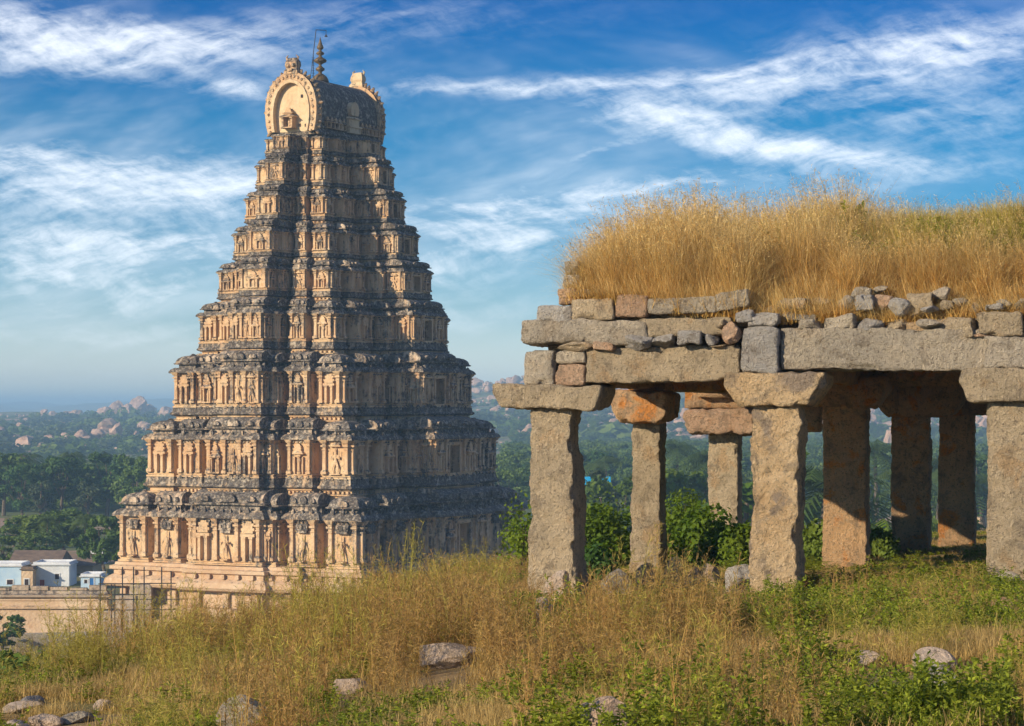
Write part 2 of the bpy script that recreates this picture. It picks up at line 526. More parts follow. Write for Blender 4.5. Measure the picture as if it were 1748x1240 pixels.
def leafy(name, c1, c2, c3=None, trans=0.35, nscale=0.6, tip=None):
    """Leaves and blades: shade varies by instance and by place; light passes through."""
    m, t, b = material(name)
    rnd = orand(t)
    pos = geo(t)['Position']
    f = t.m('ADD', t.m('MULTIPLY', t.noise(pos, nscale, 3, 0.6), 0.75), t.m('MULTIPLY', rnd, 0.35))
    col = t.mix(t.step(f, 0.3, 0.78), c1, c2)
    if c3:
        col = t.mix(t.step(t.noise(pos, nscale * 7, 3, 0.6), 0.50, 0.66), col, c3)
    if tip:
        at_ = lambda nm: t.new('ShaderNodeAttribute', attribute_name=nm).outputs['Fac']
        br = at_('brnd')
        col = t.mix(t.m('MULTIPLY', t.step(at_('tip'), 0.25, 1.0), 0.75), col, tip)
        vv_ = t.m('ADD', t.m('MULTIPLY', br, 0.9), 0.55)
        col = t.mix(1.0, col, t.comb(vv_, vv_, vv_), 'MULTIPLY')
    t.put(b.inputs['Base Color'], col)
    b.inputs['Roughness'].default_value = 0.6
    b.inputs['Specular IOR Level'].default_value = 0.2
    tr = t.new('ShaderNodeBsdfTranslucent')
    t.put(tr.inputs['Color'], col)
    mx = t.new('ShaderNodeMixShader')
    mx.inputs[0].default_value = trans
    t.t.links.new(b.outputs[0], mx.inputs[1])
    t.t.links.new(tr.outputs[0], mx.inputs[2])
    t.t.links.new(mx.outputs[0], t.n['Material Output'].inputs['Surface'])
    return m
M_leafA = leafy('leaf_mid_green', (0.080, 0.14, 0.022), (0.16, 0.22, 0.034))
M_leafB = leafy('leaf_dark_green', (0.050, 0.115, 0.026), (0.14, 0.21, 0.042))
M_leafC = leafy('leaf_grey_green', (0.060, 0.090, 0.045), (0.10, 0.13, 0.055))
M_leafD = leafy('leaf_fresh_green', (0.085, 0.16, 0.012), (0.20, 0.26, 0.022), None, 0.4, 1.2)
M_palm = leafy('palm_green', (0.050, 0.090, 0.020), (0.095, 0.14, 0.030))
M_bark = simple('bark', (0.16, 0.12, 0.085), (0.09, 0.07, 0.05), 0.9, 4.0, 0.6)
M_dry = leafy('dry_grass', (0.50, 0.33, 0.11), (0.42, 0.28, 0.09), (0.28, 0.19, 0.05), 0.35, 0.5, (0.60, 0.44, 0.18))
M_weed = leafy('brown_weed', (0.36, 0.19, 0.055), (0.42, 0.28, 0.075), (0.30, 0.23, 0.045), 0.35, 0.45, (0.46, 0.29, 0.11))
M_yel = leafy('yellow_green_weed', (0.38, 0.33, 0.05), (0.29, 0.28, 0.04), (0.42, 0.31, 0.08), 0.4, 0.6, (0.52, 0.42, 0.10))
M_gold = leafy('golden_grass', (0.60, 0.36, 0.10), (0.66, 0.46, 0.16), (0.52, 0.27, 0.055), 0.42, 1.6, (0.82, 0.67, 0.34))
M_herb = leafy('fresh_herb', (0.12, 0.19, 0.015), (0.24, 0.28, 0.022), (0.14, 0.18, 0.02), 0.4, 1.2, (0.28, 0.31, 0.03))

# ---------------------------------------------------------------- ground
VALLEY = -21.0
def sstep(a, b, x):
    t = np.clip((x - a) / (b - a), 0, 1)
    return t * t * (3 - 2 * t)
def ground(X, Y):
    X = np.asarray(X, float); Y = np.asarray(Y, float)
    sl = 0.05 + (0.005 + 0.075 * sstep(18, 30, Y)) * sstep(1.2, -2.0, X)
    Xc = np.clip(X, -14, 14)
    crest = 22.5 + 29.5 * sstep(-5.5, 1.5, X)
    fore = -1.35 - 0.033 * np.clip(np.minimum(Y, crest), -40, 60) + sl * Xc
    P = np.stack([X * 0.35, Y * 0.35, X * 0], -1).reshape(-1, 3)
    bumps = (fbm(P, 3, 11) * 0.10).reshape(X.shape)
    fore = fore - 0.34 * sstep(-3.6, -4.8, X) * sstep(16, 21, Y) - 0.14 * sstep(25, 30, Y) * sstep(-.6, .6, X) - 0.30 * sstep(25, 34, Y) * sstep(.3, -.8, X)
    fore = fore + bumps * np.clip(1 - np.hypot(X, Y) / 120, 0, 1)
    steep = 0.13 + 0.22 * sstep(-6, 3, X)
    over = np.maximum(Y - crest, 0)
    side = np.maximum(-X - 14, 0) * 0.45 * sstep(10, 40, -X)
    h = fore - steep * over * sstep(0, 8, over) - side * 0.25
    h = np.where(h < VALLEY + 4, VALLEY + 4 * np.exp((np.minimum(h, VALLEY + 4) - VALLEY - 4) / 4), h)
    h = np.where(h < VALLEY + 0.02, VALLEY, h)
    # far hills
    r = np.hypot(X, Y)
    a = np.degrees(np.arctan2(X, Y))
    P = np.stack([X / 330, Y / 330, X * 0], -1).reshape(-1, 3)
    n = fbm(P, 5, 21).reshape(X.shape)
    amp = np.interp(a, [-180, -40, -12, -9, -6, -2, 1, 10, 40, 180], [16, 14, 12, 13, 16, 32, 44, 46, 40, 20])
    rise = amp * sstep(1050, 2500, r) * (1 + 0.22 * n) + 3.0 * n * sstep(900, 1400, r)
    fall = -30 * sstep(2600, 3600, r)
    n2 = fbm(np.stack([a / 1.6, r / 2500, a * 0], -1).reshape(-1, 3), 4, 33).reshape(X.shape)
    mount = (34 + 14 * n2) * sstep(5200, 7200, r) * np.interp(a, [-180, -16, -12, -8, -5, 180], [0.4, 0.7, 1.0, 1.0, 0.8, 0.6])
    return h + np.maximum(rise + fall, -1) * (r > 800) + mount
def on_ground(pts):
    P = np.array(pts, float)
    P[:, 2] += ground(P[:, 0], P[:, 1])
    return P
def gz(x, y):
    return float(ground(np.array([x]), np.array([y]))[0])

ang = np.concatenate([np.linspace(-180, -16, 60, endpoint=False), np.linspace(-16, 16, 330, endpoint=False), np.linspace(16, 180, 61)])
rad = np.concatenate([np.linspace(0.5, 60, 200, endpoint=False), np.geomspace(60, 12000, 260)])
A, RR = np.meshgrid(np.radians(ang), rad)
GX, GY = RR * np.sin(A), RR * np.cos(A)
GZ = ground(GX, GY)
nr, na = A.shape
V = np.stack([GX, GY, GZ], -1).reshape(-1, 3)
i = np.arange(nr - 1)[:, None] * na + np.arange(na - 1)[None, :]
Q = np.stack([i, i + 1, i + 1 + na, i + na], -1).reshape(-1, 4)[:, ::-1]
me = np_mesh('ground', V, Q, True)
m, t, b = material('ground_earth')
pos = geo(t)['Position']
near = t.mix(t.step(t.noise(pos, 0.55, 5, 0.6), 0.38, 0.62), (0.26, 0.17, 0.075), (0.17, 0.145, 0.05))
near = t.mix(t.step(t.noise(pos, 9, 4, 0.7), 0.50, 0.72), near, (0.36, 0.27, 0.14))
far = t.mix(t.step(t.noise(pos, 0.006, 6, 0.65), 0.40, 0.60), (0.085, 0.12, 0.040), (0.18, 0.18, 0.070))
far = t.mix(t.step(t.noise(pos, 0.012, 5, 0.7, 0.5), 0.52, 0.62), far, (0.36, 0.24, 0.17))
far = t.mix(t.step(t.noise(pos, 0.05, 4, 0.7), 0.55, 0.70), far, (0.045, 0.065, 0.028))
dist = t.v('LENGTH', pos)
col = t.mix(t.step(dist, 120, 420), near, far)
t.put(b.inputs['Base Color'], col)
b.inputs['Roughness'].default_value = 0.95
bump(t, b, t.noise(pos, 6, 6, 0.7), 0.8, 0.08)
tag(link('ground', me, m), kind='structure')

# ---------------------------------------------------------------- scatter (uncountable stuff only)
def source_collection(name, objs):
    c = bpy.data.collections.new(name)
    for o in objs:
        COL.objects.unlink(o) if o.name in COL.objects else None
        c.objects.link(o)
    return c
def scatter(name, pts, rots, scl, pick, src, label=None):
    me = bpy.data.meshes.new(name)
    me.vertices.add(len(pts)); me.vertices.foreach_set('co', np.asarray(pts, np.float32).ravel())
    a = me.attributes.new('rot', 'FLOAT_VECTOR', 'POINT'); a.data.foreach_set('vector', np.asarray(rots, np.float32).ravel())
    a = me.attributes.new('scl', 'FLOAT_VECTOR', 'POINT')
    s = np.asarray(scl, np.float32)
    if s.ndim == 1:
        s = np.repeat(s[:, None], 3, 1)
    a.data.foreach_set('vector', s.ravel())
    a = me.attributes.new('pick', 'INT', 'POINT'); a.data.foreach_set('value', np.asarray(pick, np.int32))
    o = link(name, me)
    ng = bpy.data.node_groups.new(name + '_scatter', 'GeometryNodeTree')
    ng.interface.new_socket('Geometry', in_out='INPUT', socket_type='NodeSocketGeometry')
    ng.interface.new_socket('Geometry', in_out='OUTPUT', socket_type='NodeSocketGeometry')
    N = ng.nodes
    gi, go = N.new('NodeGroupInput'), N.new('NodeGroupOutput')
    iop = N.new('GeometryNodeInstanceOnPoints')
    ci = N.new('GeometryNodeCollectionInfo')
    ci.inputs['Collection'].default_value = src
    ci.inputs['Separate Children'].default_value = True
    ci.inputs['Reset Children'].default_value = True
    def attr(nm, typ):
        nd = N.new('GeometryNodeInputNamedAttribute'); nd.data_type = typ; nd.inputs['Name'].default_value = nm
        return nd.outputs['Attribute']
    L = ng.links.new
    L(gi.outputs[0], iop.inputs['Points'])
    L(ci.outputs[0], iop.inputs['Instance'])
    iop.inputs['Pick Instance'].default_value = True
    L(attr('pick', 'INT'), iop.inputs['Instance Index'])
    L(attr('rot', 'FLOAT_VECTOR'), iop.inputs['Rotation'])
    L(attr('scl', 'FLOAT_VECTOR'), iop.inputs['Scale'])
    L(iop.outputs[0], go.inputs[0])
    md = o.modifiers.new('scatter', 'NODES'); md.node_group = ng
    o['kind'] = 'stuff'
    if label:
        o['label'] = label
    return o

# boulders of the far hills
srcb = []
for k in range(5):
    srcb.append(link('boulder_source', rock_mesh('boulder', 1, 1, random.uniform(.7, 1.1), 300 + k, 2, 0.15, 6), M_bould))
C_b = source_collection('boulder_sources', srcb)
pts, rots, scl, pick = [], [], [], []
def polar(n, r0, r1, sc_, zc, seed):
    a_ = rng.uniform(-13.5, 13.5, n); r_ = r0 * (r1 / r0) ** rng.uniform(0, 1, n)
    x_, y_ = r_ * np.sin(np.radians(a_)), r_ * np.cos(np.radians(a_))
    return zip(range(n), a_, r_, x_, y_, fbm(np.stack([x_ / sc_, y_ / sc_, x_ * 0 + zc], 1), 3, seed))
for c_ in range(150):                    # boulders lie in piles, with strays between them
    az_ = rng.uniform(-13.3, 13.3)
    if az_ < -1.5 and rng.uniform() < .45:
        continue
    r_ = rng.choice([rng.uniform(1250, 1700), rng.uniform(1900, 2550)], p=[.4, .6])
    cx_, cy_ = r_ * math.sin(R(az_)), r_ * math.cos(R(az_))
    big = rng.uniform(5, 13); rad_ = rng.uniform(14, 60)
    for q in range(int(rng.uniform(8, 34))):
        a_, d_ = rng.uniform(0, 6.3), rad_ * rng.uniform() ** .8
        s_ = big * rng.uniform(.18, 1.0) ** 1.6 * (1.1 - .6 * d_ / rad_)
        pts.append((cx_ + d_ * math.cos(a_) * 1.6, cy_ + d_ * math.sin(a_), -s_ * .1 + max(0, (1 - d_ / rad_ * 1.6)) * big * .35))
        rots.append((rng.normal(0, .3), rng.normal(0, .3), rng.uniform(0, 6.3)))
        scl.append((s_ * rng.uniform(.8, 1.5), s_ * rng.uniform(.8, 1.3), s_ * rng.uniform(.6, 1.2))); pick.append(int(rng.integers(5)))
for k, az_, r_, x_, y_, nn_ in polar(900, 1150, 2600, 140, 3.3, 5):
    s_ = rng.lognormal(.9, .5)
    pts.append((x_, y_, -s_ * .12)); rots.append((0, 0, rng.uniform(0, 6.3))); scl.append((s_ * 1.3, s_, s_ * .8)); pick.append(k % 5)
pts = on_ground(pts)
scatter('hillside_rubble', pts, rots, scl, pick, C_b, 'loose boulders strewn over the far hillsides')

# named boulders and outcrops one can pick out on the hills
OUT = [  # x0, x1, top, bottom, Z, label
    (222, 252, 675, 712, 2400, 'tall round boulder crowning the far ridge left of the tower'),
    (186, 226, 681, 712, 2380, 'broad brown boulder just left of the ridge summit'),
    (208, 232, 688, 718, 2300, 'pale pink boulder below the two summit boulders'),
    (240, 268, 684, 715, 2420, 'dark jagged boulder right of the ridge summit'),
    (166, 192, 692, 712, 2350, 'low pinkish boulder on the shoulder of the far ridge'),
    (118, 140, 697, 712, 2350, 'squarish tan boulder on the left of the far ridge'),
    (108, 122, 699, 712, 2360, 'small dull boulder beside the squarish tan ridge boulder'),
    (270, 300, 694, 720, 2300, 'grey pink boulder where the ridge meets the tower edge'),
    (180, 222, 763, 786, 1150, 'smooth pink rock dome above the dark wood'),
    (214, 262, 762, 790, 1120, 'pink rock dome touching the left edge of the tower'),
    (5, 34, 768, 790, 1150, 'reddish round boulder behind the leftmost trees'),
    (94, 112, 764, 780, 1180, 'upright square boulder in the valley below the ridge'),
    (240, 300, 742, 770, 1500, 'long orange rock sheet below the ridge beside the tower'),
    (1078, 1100, 757, 785, 900, 'orange boulder on the hillside beside the second row pillar'),
    (1052, 1072, 742, 758, 1250, 'small pink boulder above the orange boulder on the hillside'),
    (1510, 1532, 736, 758, 1100, 'pale boulder on the hill seen between the shaded pillars'),
    (1672, 1690, 724, 740, 1500, 'white topped boulder on the hill by the rightmost pillar'),
    (828, 850, 668, 690, 2200, 'pink boulder on the skyline right of the tower'),
    (812, 830, 676, 696, 2200, 'brown boulder on the skyline touching the tower edge'),
    (846, 872, 676, 700, 2150, 'rough tan boulder under the overhanging pavilion capital'),
]
for k, (x0, x1, yt, yb, Z, lab) in enumerate(OUT):
    w_, h_ = (x1 - x0) / F * Z, (yb - yt) / F * Z
    p = at((x0 + x1) / 2, yb, Z)
    zz = min(p.z, gz(p.x, p.y)) - 0.15 * h_
    hh = at(0, yt, Z).z - zz
    o = link('boulder', rock_mesh('boulder', w_ * 1.1, w_, hh, 500 + k, 4, 0.17, 9), M_bould, None, (p.x, p.y, zz), (0, 0, k))
    tag(o, lab, 'boulder', 'boulders and domes on the hills')

# ---------------------------------------------------------------- temple tower
TH = 28.0
TZ = 240.0
TC = at(557, PY, TZ)
tower = empty('temple_tower', (TC.x, TC.y, VALLEY), R(90 - TH))
tag(tower, 'tall tapering tan temple gate tower of many carved storeys with a barrel vault top', 'tower')
def zy(y):
    return (PY - y) * 0.0543 - VALLEY
ZW = [zy(y) for y in (962, 815, 695, 583, 495, 428, 363, 302, 245)] + [zy(205)]
LA = [15.4, 13.7, 12.1, 10.6, 9.2, 8.1, 7.3, 6.5, 5.8]      # half length, corners
SB = [13.2, 11.2, 9.3, 7.4, 6.2, 5.2, 4.4, 3.7, 3.1]        # half width, corners
BA = [16.9, 16.0, 15.0, 13.8, 12.6, 11.5, 10.3, 9.0, 8.0]   # plane of the bay on the short face
BB = [15.4, 14.3, 12.7, 11.4, 10.2, 9.1, 7.8, 6.6, 5.3]     # plane of the bay on the long face
WA = [7.6, 5.6, 4.7, 3.6, 2.9, 2.4, 2.2, 1.9, 1.8]          # bay width, short face
WB = [9.0, 8.0, 6.8, 6.0, 5.2, 4.0, 3.2, 2.7, 2.3]          # bay width, long face
WC = [3.2, 2.9, 2.4, 2.0, 1.7, 1.5, 1.4, 1.2, 1.1]          # corner pavilion width
RC = [0.9, 0.8, 0.7, 0.6, 0.5, 0.45, 0.4, 0.35, 0.3]        # recess of the plain wall

def put(face, s, out, z):
    if face == 0:  return (s, -out, z), 0.0                 # long face towards the hill
    if face == 1:  return (-out, -s, z), R(-90)             # short face towards the hill
    if face == 2:  return (-s, out, z), R(180)
    return (out, s, z), R(90)

def unit_pilaster():
    mb = MB()
    def seg(z0, z1, w0, w1, d0, d1):
        mb.add([(-w0 / 2, -d0, z0), (w0 / 2, -d0, z0), (w0 / 2, .15, z0), (-w0 / 2, .15, z0),
                (-w1 / 2, -d1, z1), (w1 / 2, -d1, z1), (w1 / 2, .15, z1), (-w1 / 2, .15, z1)],
               [(4, 5, 6, 7), (0, 1, 5, 4), (1, 2, 6, 5), (3, 0, 4, 7), (0, 3, 2, 1)])
    seg(0, .07, 1.35, 1.35, 1.2, 1.2); seg(.07, .12, 1.35, .9, 1.2, .9); seg(.12, .70, .82, .78, .82, .78)
    seg(.70, .73, 1.05, 1.05, 1.0, 1.0); seg(.73, .80, .75, .85, .75, .85); seg(.80, .85, 1.3, 1.35, 1.25, 1.3)
    seg(.85, .90, .8, 1.0, .8, 1.0); seg(.90, 1.0, 1.2, 2.0, 1.2, 1.75)
    return mb.mesh('pilaster')
def unit_niche(seed=0):
    """Two colonnettes under a small curved roof, a figure between them."""
    mb = MB()
    if seed == 1:                       # plain pair of colonnettes below a stepped pile
        for s in (-1, 1):
            mb.box(s * .30 - .12, s * .30 + .12, -.8, .1, 0, .56)
            mb.box(s * .30 - .18, s * .30 + .18, -.95, .1, .56, .61)
        for q, (w_, z_) in enumerate(((.62, .61), (.46, .70), (.56, .76), (.38, .82), (.46, .88), (.24, .93))):
            mb.box(-w_, w_, -.8 + .08 * q, .1, z_, z_ + .075)
        return mb.mesh('niche')
    if seed == 2:                       # single pot-bellied pilaster carrying a horseshoe
        mb.lathe([(.22, 0), (.22, .06), (.13, .10), (.12, .34), (.20, .42), (.20, .47), (.12, .52), (.30, .58), (.30, .62)], 8, (0, -.3))
        mb.sweep(-.40, .40, -.6, .05, [(0, .62), (.2, .64), (.2, .68), (.02, .73), (-.05, .76)])
        arch = [(math.cos(a) * .34, .82 + math.sin(a) * .17) for a in np.linspace(-.6, math.pi + .6, 9)]
        mb.extrude_y(arch, -.6, .05)
        for s in (-1, 1):
            mb.box(s * .46 - .06, s * .46 + .06, -.45, .1, 0, .55)
        return mb.mesh('niche')
    if seed == 3:                       # a dancing figure with raised arms
        for s in (-1, 1):
            mb.tube([(s * .22, -.35, .02), (s * .28, -.45, .20), (s * .08, -.35, .38)], [.07, .08, .10], 6)
            mb.tube([(s * .14, -.35, .58), (s * .40, -.45, .52), (s * .42, -.5, .76)], [.07, .055, .04], 5)
        mb.lathe([(.12, .34), (.17, .40), (.11, .48), (.17, .58), (.06, .64), (.10, .68), (.09, .75), (.11, .77), (.02, .88)], 7, (0, -.35))
        mb.sweep(-.45, .45, -.6, .05, [(-.1, .88), (.1, .90), (.1, .94), (-.1, 1.0)])
        mb.box(-.5, .5, -.7, .1, -.02, .02)
        return mb.mesh('niche')
    mb.box(-.55, .55, -.9, .1, 0, .05)
    for s in (-1, 1):
        mb.box(s * .40 - .08, s * .40 + .08, -.72, .1, .05, .46)
        mb.box(s * .40 - .13, s * .40 + .13, -.85, .1, .46, .51)
    mb.sweep(-.42, .42, -.62, .05, [(.10, .51), (.26, .53), (.28, .56), (.12, .61), (.0, .64), (-.06, .66), (-.06, .69), (.06, .70), (.06, .73), (-.10, .76)])
    arch = [(math.cos(a) * .30, .76 + math.sin(a) * .20) for a in np.linspace(0, math.pi, 7)]
    mb.extrude_y(arch, -.55, .05)
    mb.box(-.05, .05, -.30, -.18, .94, 1.0)
    # figure
    mb.lathe([(.10, .05), (.13, .12), (.10, .24), (.15, .30), (.12, .36), (.05, .385), (.075, .41), (.06, .45), (.01, .47)], 6, (0.02, -.30))
    return mb.mesh('niche')
def unit_statue(k):
    """Standing stucco guardian: legs apart, hip swayed, arms bent, crown on the head."""
    mb = MB()
    sw = (-1) ** k * .06
    mb.box(-.32, .32, -.9, .2, 0, .05)
    for s in (-1, 1):
        mb.tube([(s * .16 + sw, -.45, .05), (s * .13, -.5, .25), (s * .09 - sw, -.42, .46)], [.055, .065, .095], 6)
        mb.tube([(s * .17 - sw, -.42, .72), (s * .31, -.5, .60), (s * (.26 if (k + s) % 2 else .33), -.75, .70 if (k + s) % 2 else .48)], [.06, .05, .04], 5)
    mb.lathe([(.11, .42), (.155, .47), (.105, .57), (.165, .68), (.14, .735), (.05, .755), (.05, .775), (.085, .80), (.09, .84), (.075, .87), (.085, .88), (.06, .95), (.015, 1.0)], 8, (-sw, -.42))
    return mb.mesh('statue')
ME_PIL = unit_pilaster()
ME_NICHES = [unit_niche(0), unit_niche(1), unit_niche(2), unit_niche(3)]
class _N:
    pass
ME_STAT = [unit_statue(0), unit_statue(1)]
def unit_kuta():
    """Square miniature dome of a corner pavilion."""
    mb = MB()
    mb.sweep(-.5, .5, -.5, .5, [(-.10, 0), (-.10, .22), (.04, .24), (.06, .30), (.0, .36), (-.02, .50), (-.07, .64), (-.16, .76), (-.30, .84), (-.42, .87)])
    mb.lathe([(.10, .85), (.14, .88), (.05, .92), (.09, .95), (.0, 1.0)], 6)
    for (a, b_) in ((0, -1), (-1, 0), (1, 0)):
        c = [(math.cos(t) * .17, .44 + math.sin(t) * .20) for t in np.linspace(-.5, math.pi + .5, 8)]
        if a == 0:
            mb.extrude_y(c, -.56, -.40)
        else:
            o = len(mb.v); mb.extrude_y(c, -.56, -.40)
            mb.v[o:] = [(-y * -a if False else a * -y, x, z) for x, y, z in mb.v[o:]]
    return mb.mesh('miniature_dome')
def unit_shala():
    """Oblong miniature barrel roof with arched ends and horseshoe dormers."""
    mb = MB()
    mb.sweep(-.5, .5, -.5, .5, [(-.06, 0), (-.06, .22), (.03, .24), (.045, .31), (-.02, .36)])
    pr = [(.46, .34), (.50, .50), (.44, .68), (.30, .82), (.12, .90), (0, .92)]
    arch = [(x, z) for x, z in pr] + [(-x, z) for x, z in pr[-2::-1]]
    o = len(mb.v); mb.extrude_y(arch, -.5, .5)
    mb.v[o:] = [(y, x, z) for x, y, z in mb.v[o:]]
    mb.f[-len(arch) - 2:] = [q[::-1] for q in mb.f[-len(arch) - 2:]]
    for cx, w in ((0, .13), (-.33, .08), (.33, .08)):
        c = [(cx + math.cos(t) * w, .50 + math.sin(t) * w * 2.0) for t in np.linspace(-.5, math.pi + .5, 8)]
        mb.extrude_y(c, -.58, -.3)
    for cx in (-.36, -.12, .12, .36):
        mb.lathe([(.022, .88), (.035, .93), (.012, .96), (.02, .98), (0, 1.02)], 5, (cx, 0))
    return mb.mesh('miniature_barrel_roof')
ME_KUTA, ME_SHALA = unit_kuta(), unit_shala()

n_pil = 0
far_pil = MB()
def pilaster(store, face, s, out, z, w, d, h, side=None):
    """One pilaster; the smallest ones of the top storeys are gathered in one part."""
    global n_pil
    loc, rz = put(face, s, out, z)
    if n_pil < 298:
        link('pilaster', ME_PIL, M_orn, store, loc, (0, 0, rz), (w, d, h))
        n_pil += 1
    else:
        c, s_ = math.cos(rz), math.sin(rz)
        far_pil.add([(loc[0] + x * w * c - y * d * s_, loc[1] + x * w * s_ + y * d * c, loc[2] + zz * h) for x, y, zz in (v.co for v in ME_PIL.vertices)],
                    [tuple(p.vertices) for p in ME_PIL.polygons])
def rect(face, s0, s1, o0, o1):
    """Local rectangle of a block on a face: along s, from plane o0 (inside) to o1 (outside)."""
    if face == 0: return (s0, s1, -o1, -o0)
    if face == 1: return (-o1, -o0, -s1, -s0)
    if face == 2: return (-s1, -s0, o0, o1)
    return (o0, o1, s0, s1)

rr_ = np.random.default_rng(99)
def row(mb, face, x0, x1, y0, y1, out, z, h, step, w):
    """Little carved blocks along a moulding, some of them broken off (too small to single out)."""
    if face not in (0, 1):
        return
    for (fc, q0, q1, pl) in ((0, x0, x1, -y0), (1, -y1, -y0, -x0)):
        n = max(1, int((q1 - q0) / step))
        for q in range(n):
            if rr_.uniform() < .16:
                continue
            c = q0 + (q1 - q0) * (q + .5) / n
            ww = w * rr_.uniform(.7, 1.15) / 2; hh = h * rr_.uniform(.6, 1.1)
            bx = rect(fc, c - ww, c + ww, pl + out - .25, pl + out + .04)
            mb.sweep(*bx, [(0, z), (.0, z + hh * .55), (-min(ww, .12) * .8, z + hh)])
def block(store, t, face, s0, s1, o0, o1, kind, jit):
    """One projecting block of a storey: band below, ledge, wall, cornice, miniature roof."""
    z0, z1 = ZW[t], ZW[t + 1]
    H = z1 - z0
    k = H / 6.5
    zl = (ZW[t - 1] + (z0 - ZW[t - 1]) * 0.60) if t else 0.0
    x0, x1, y0, y1 = rect(face, s0, s1, o0, o1)
    zt = z0 + .545 * H + jit
    mb = MB()
    if t:
        lo = z0 - .125 * (z0 - ZW[t - 1])
        mb.sweep(x0, x1, y0, y1, [(-.10, zl), (-.10, lo - .12), (.02, lo - .10), (.05, lo - .02 + jit), (-.2, lo + jit)])
        zm = lo - .45 * k
        mb.sweep(x0, x1, y0, y1, [(-.12, zm - .16 * k), (.10, zm - .12 * k), (.12, zm), (-.12, zm + .05 * k)])
        if face in (0, 1):              # dentils under the ledge, too small to single out
            for (fc, q0, q1, pl) in (((0, x0, x1, -y0), (1, -y1, -y0, -x0))):
                nd_ = int((q1 - q0) / .42)
                for q in range(nd_):
                    c_ = q0 + (q1 - q0) * (q + .5) / nd_
                    mb.box(*rect(fc, c_ - .10, c_ + .10, pl - .2, pl + .10), lo - .42 * k, lo - .16 * k)
        link('band', mb.mesh('band'), M_wall, store)
        mb = MB()
        e = .36 * k
        mb.sweep(x0, x1, y0, y1, [(0, lo + jit), (e * .55, lo + .04 + jit), (e, lo + .14 * k + jit), (e * 1.05, lo + .24 * k), (e * .6, lo + .40 * k), (.12, z0 - .03 + jit), (-.3, z0 + jit)])
        row(mb, face, x0, x1, y0, y1, e * .55, z0 - .10 + jit, .30 * k, .62, .30)
        link('ledge', mb.mesh('ledge'), M_corn, store)
    mb = MB()
    prof = [(.16, z0 + jit - .01), (.16, z0 + .10 * k), (.05, z0 + .14 * k), (.05, z0 + .24 * k), (.13, z0 + .28 * k), (.13, z0 + .36 * k), (0, z0 + .42 * k),
            (0, zt - .42 * k), (.06, zt - .38 * k), (.06, zt - .26 * k), (.14, zt - .2 * k), (.14, zt), (-.1, zt + .002)]
    if kind == 'door':
        dw, dh = 0.24 * (s1 - s0), .80 * (zt - z0)
        c = (s0 + s1) / 2
        for (a, b_, za, zb, oo) in ((s0, c - dw / 2, z0 + .01, zt, o1), (c + dw / 2, s1, z0 + .013, zt + .003, o1 - .004), (c - dw / 2 - .02, c + dw / 2 + .02, z0 + dh, zt - .004, o1 - .01), (c - dw / 2 - .02, c + dw / 2 + .02, z0 - .05, z0 + .30 * k, o1 + .06)):
            mb.box(*rect(face, a, b_, o1 - 1.7, oo), za, zb)
        mb.box(*rect(face, c - dw, c + dw, o1 - 1.9, o1 - 1.6), z0, zt - .02)
        mb.sweep(*rect(face, s0, s1, o1 - .8, o1), [(-.2, zt - .24 * k), (.10, zt - .2 * k), (.12, zt + .004), (-.1, zt + .006)])
        wl = link('wall', mb.mesh('wall'), M_wall, store)
        fr = MB()
        for a in (-1, 1):
            fr.box(*rect(face, c + a * (dw / 2 + .10 * k) - .10 * k, c + a * (dw / 2 + .10 * k) + .10 * k, o1 - .3, o1 + .12 * k), z0 + .30 * k, z0 + dh + .1 * k)
        fr.box(*rect(face, c - dw / 2 - .3 * k, c + dw / 2 + .3 * k, o1 - .3, o1 + .16 * k), z0 + dh + .1 * k, z0 + dh + .3 * k)
        link('doorway_frame', fr.mesh('doorway_frame'), M_orn, store)
    else:
        mb.sweep(x0, x1, y0, y1, prof)
        link('wall', mb.mesh('wall'), M_wall, store)
    mb = MB()
    e = .46 * k
    mb.sweep(x0, x1, y0, y1, [(.10, zt + .004), (e * .75, zt - .10 * k), (e * 1.05, zt - .06 * k), (e * 1.0, zt + .10 * k), (e * .72, zt + .28 * k), (e * .35, zt + .40 * k), (.05, zt + .45 * k), (.05, zt + .52 * k + jit), (-.3, zt + .53 * k + jit)])
    row(mb, face, x0, x1, y0, y1, e * .45, zt + .30 * k, .52 * k, .95, .34)
    row(mb, face, x0, x1, y0, y1, e * .30, zt - .34 * k, .24 * k, .40, .22)
    link('cornice', mb.mesh('cornice'), M_corn, store)
    # miniature roof on the block
    zr = zt + .53 * k + jit - .02
    hr = .225 * H
    dep = min(s1 - s0, o1 - o0, 2.6 * k + .4)
    loc, rz = put(face, (s0 + s1) / 2, o1 - dep / 2 - .05, zr)
    if t < 8:
        if kind == 'corner':
            link('miniature_dome', ME_KUTA, M_roof, store, loc, (0, 0, rz), (dep, dep, hr))
        else:
            link('miniature_barrel_roof', ME_SHALA, M_roof, store, loc, (0, 0, rz), (s1 - s0 + .1, dep, hr * (1.15 if kind in ('bay', 'door') else 1)))
    return z0 + .40 * k, zt - z0 - .40 * k, k

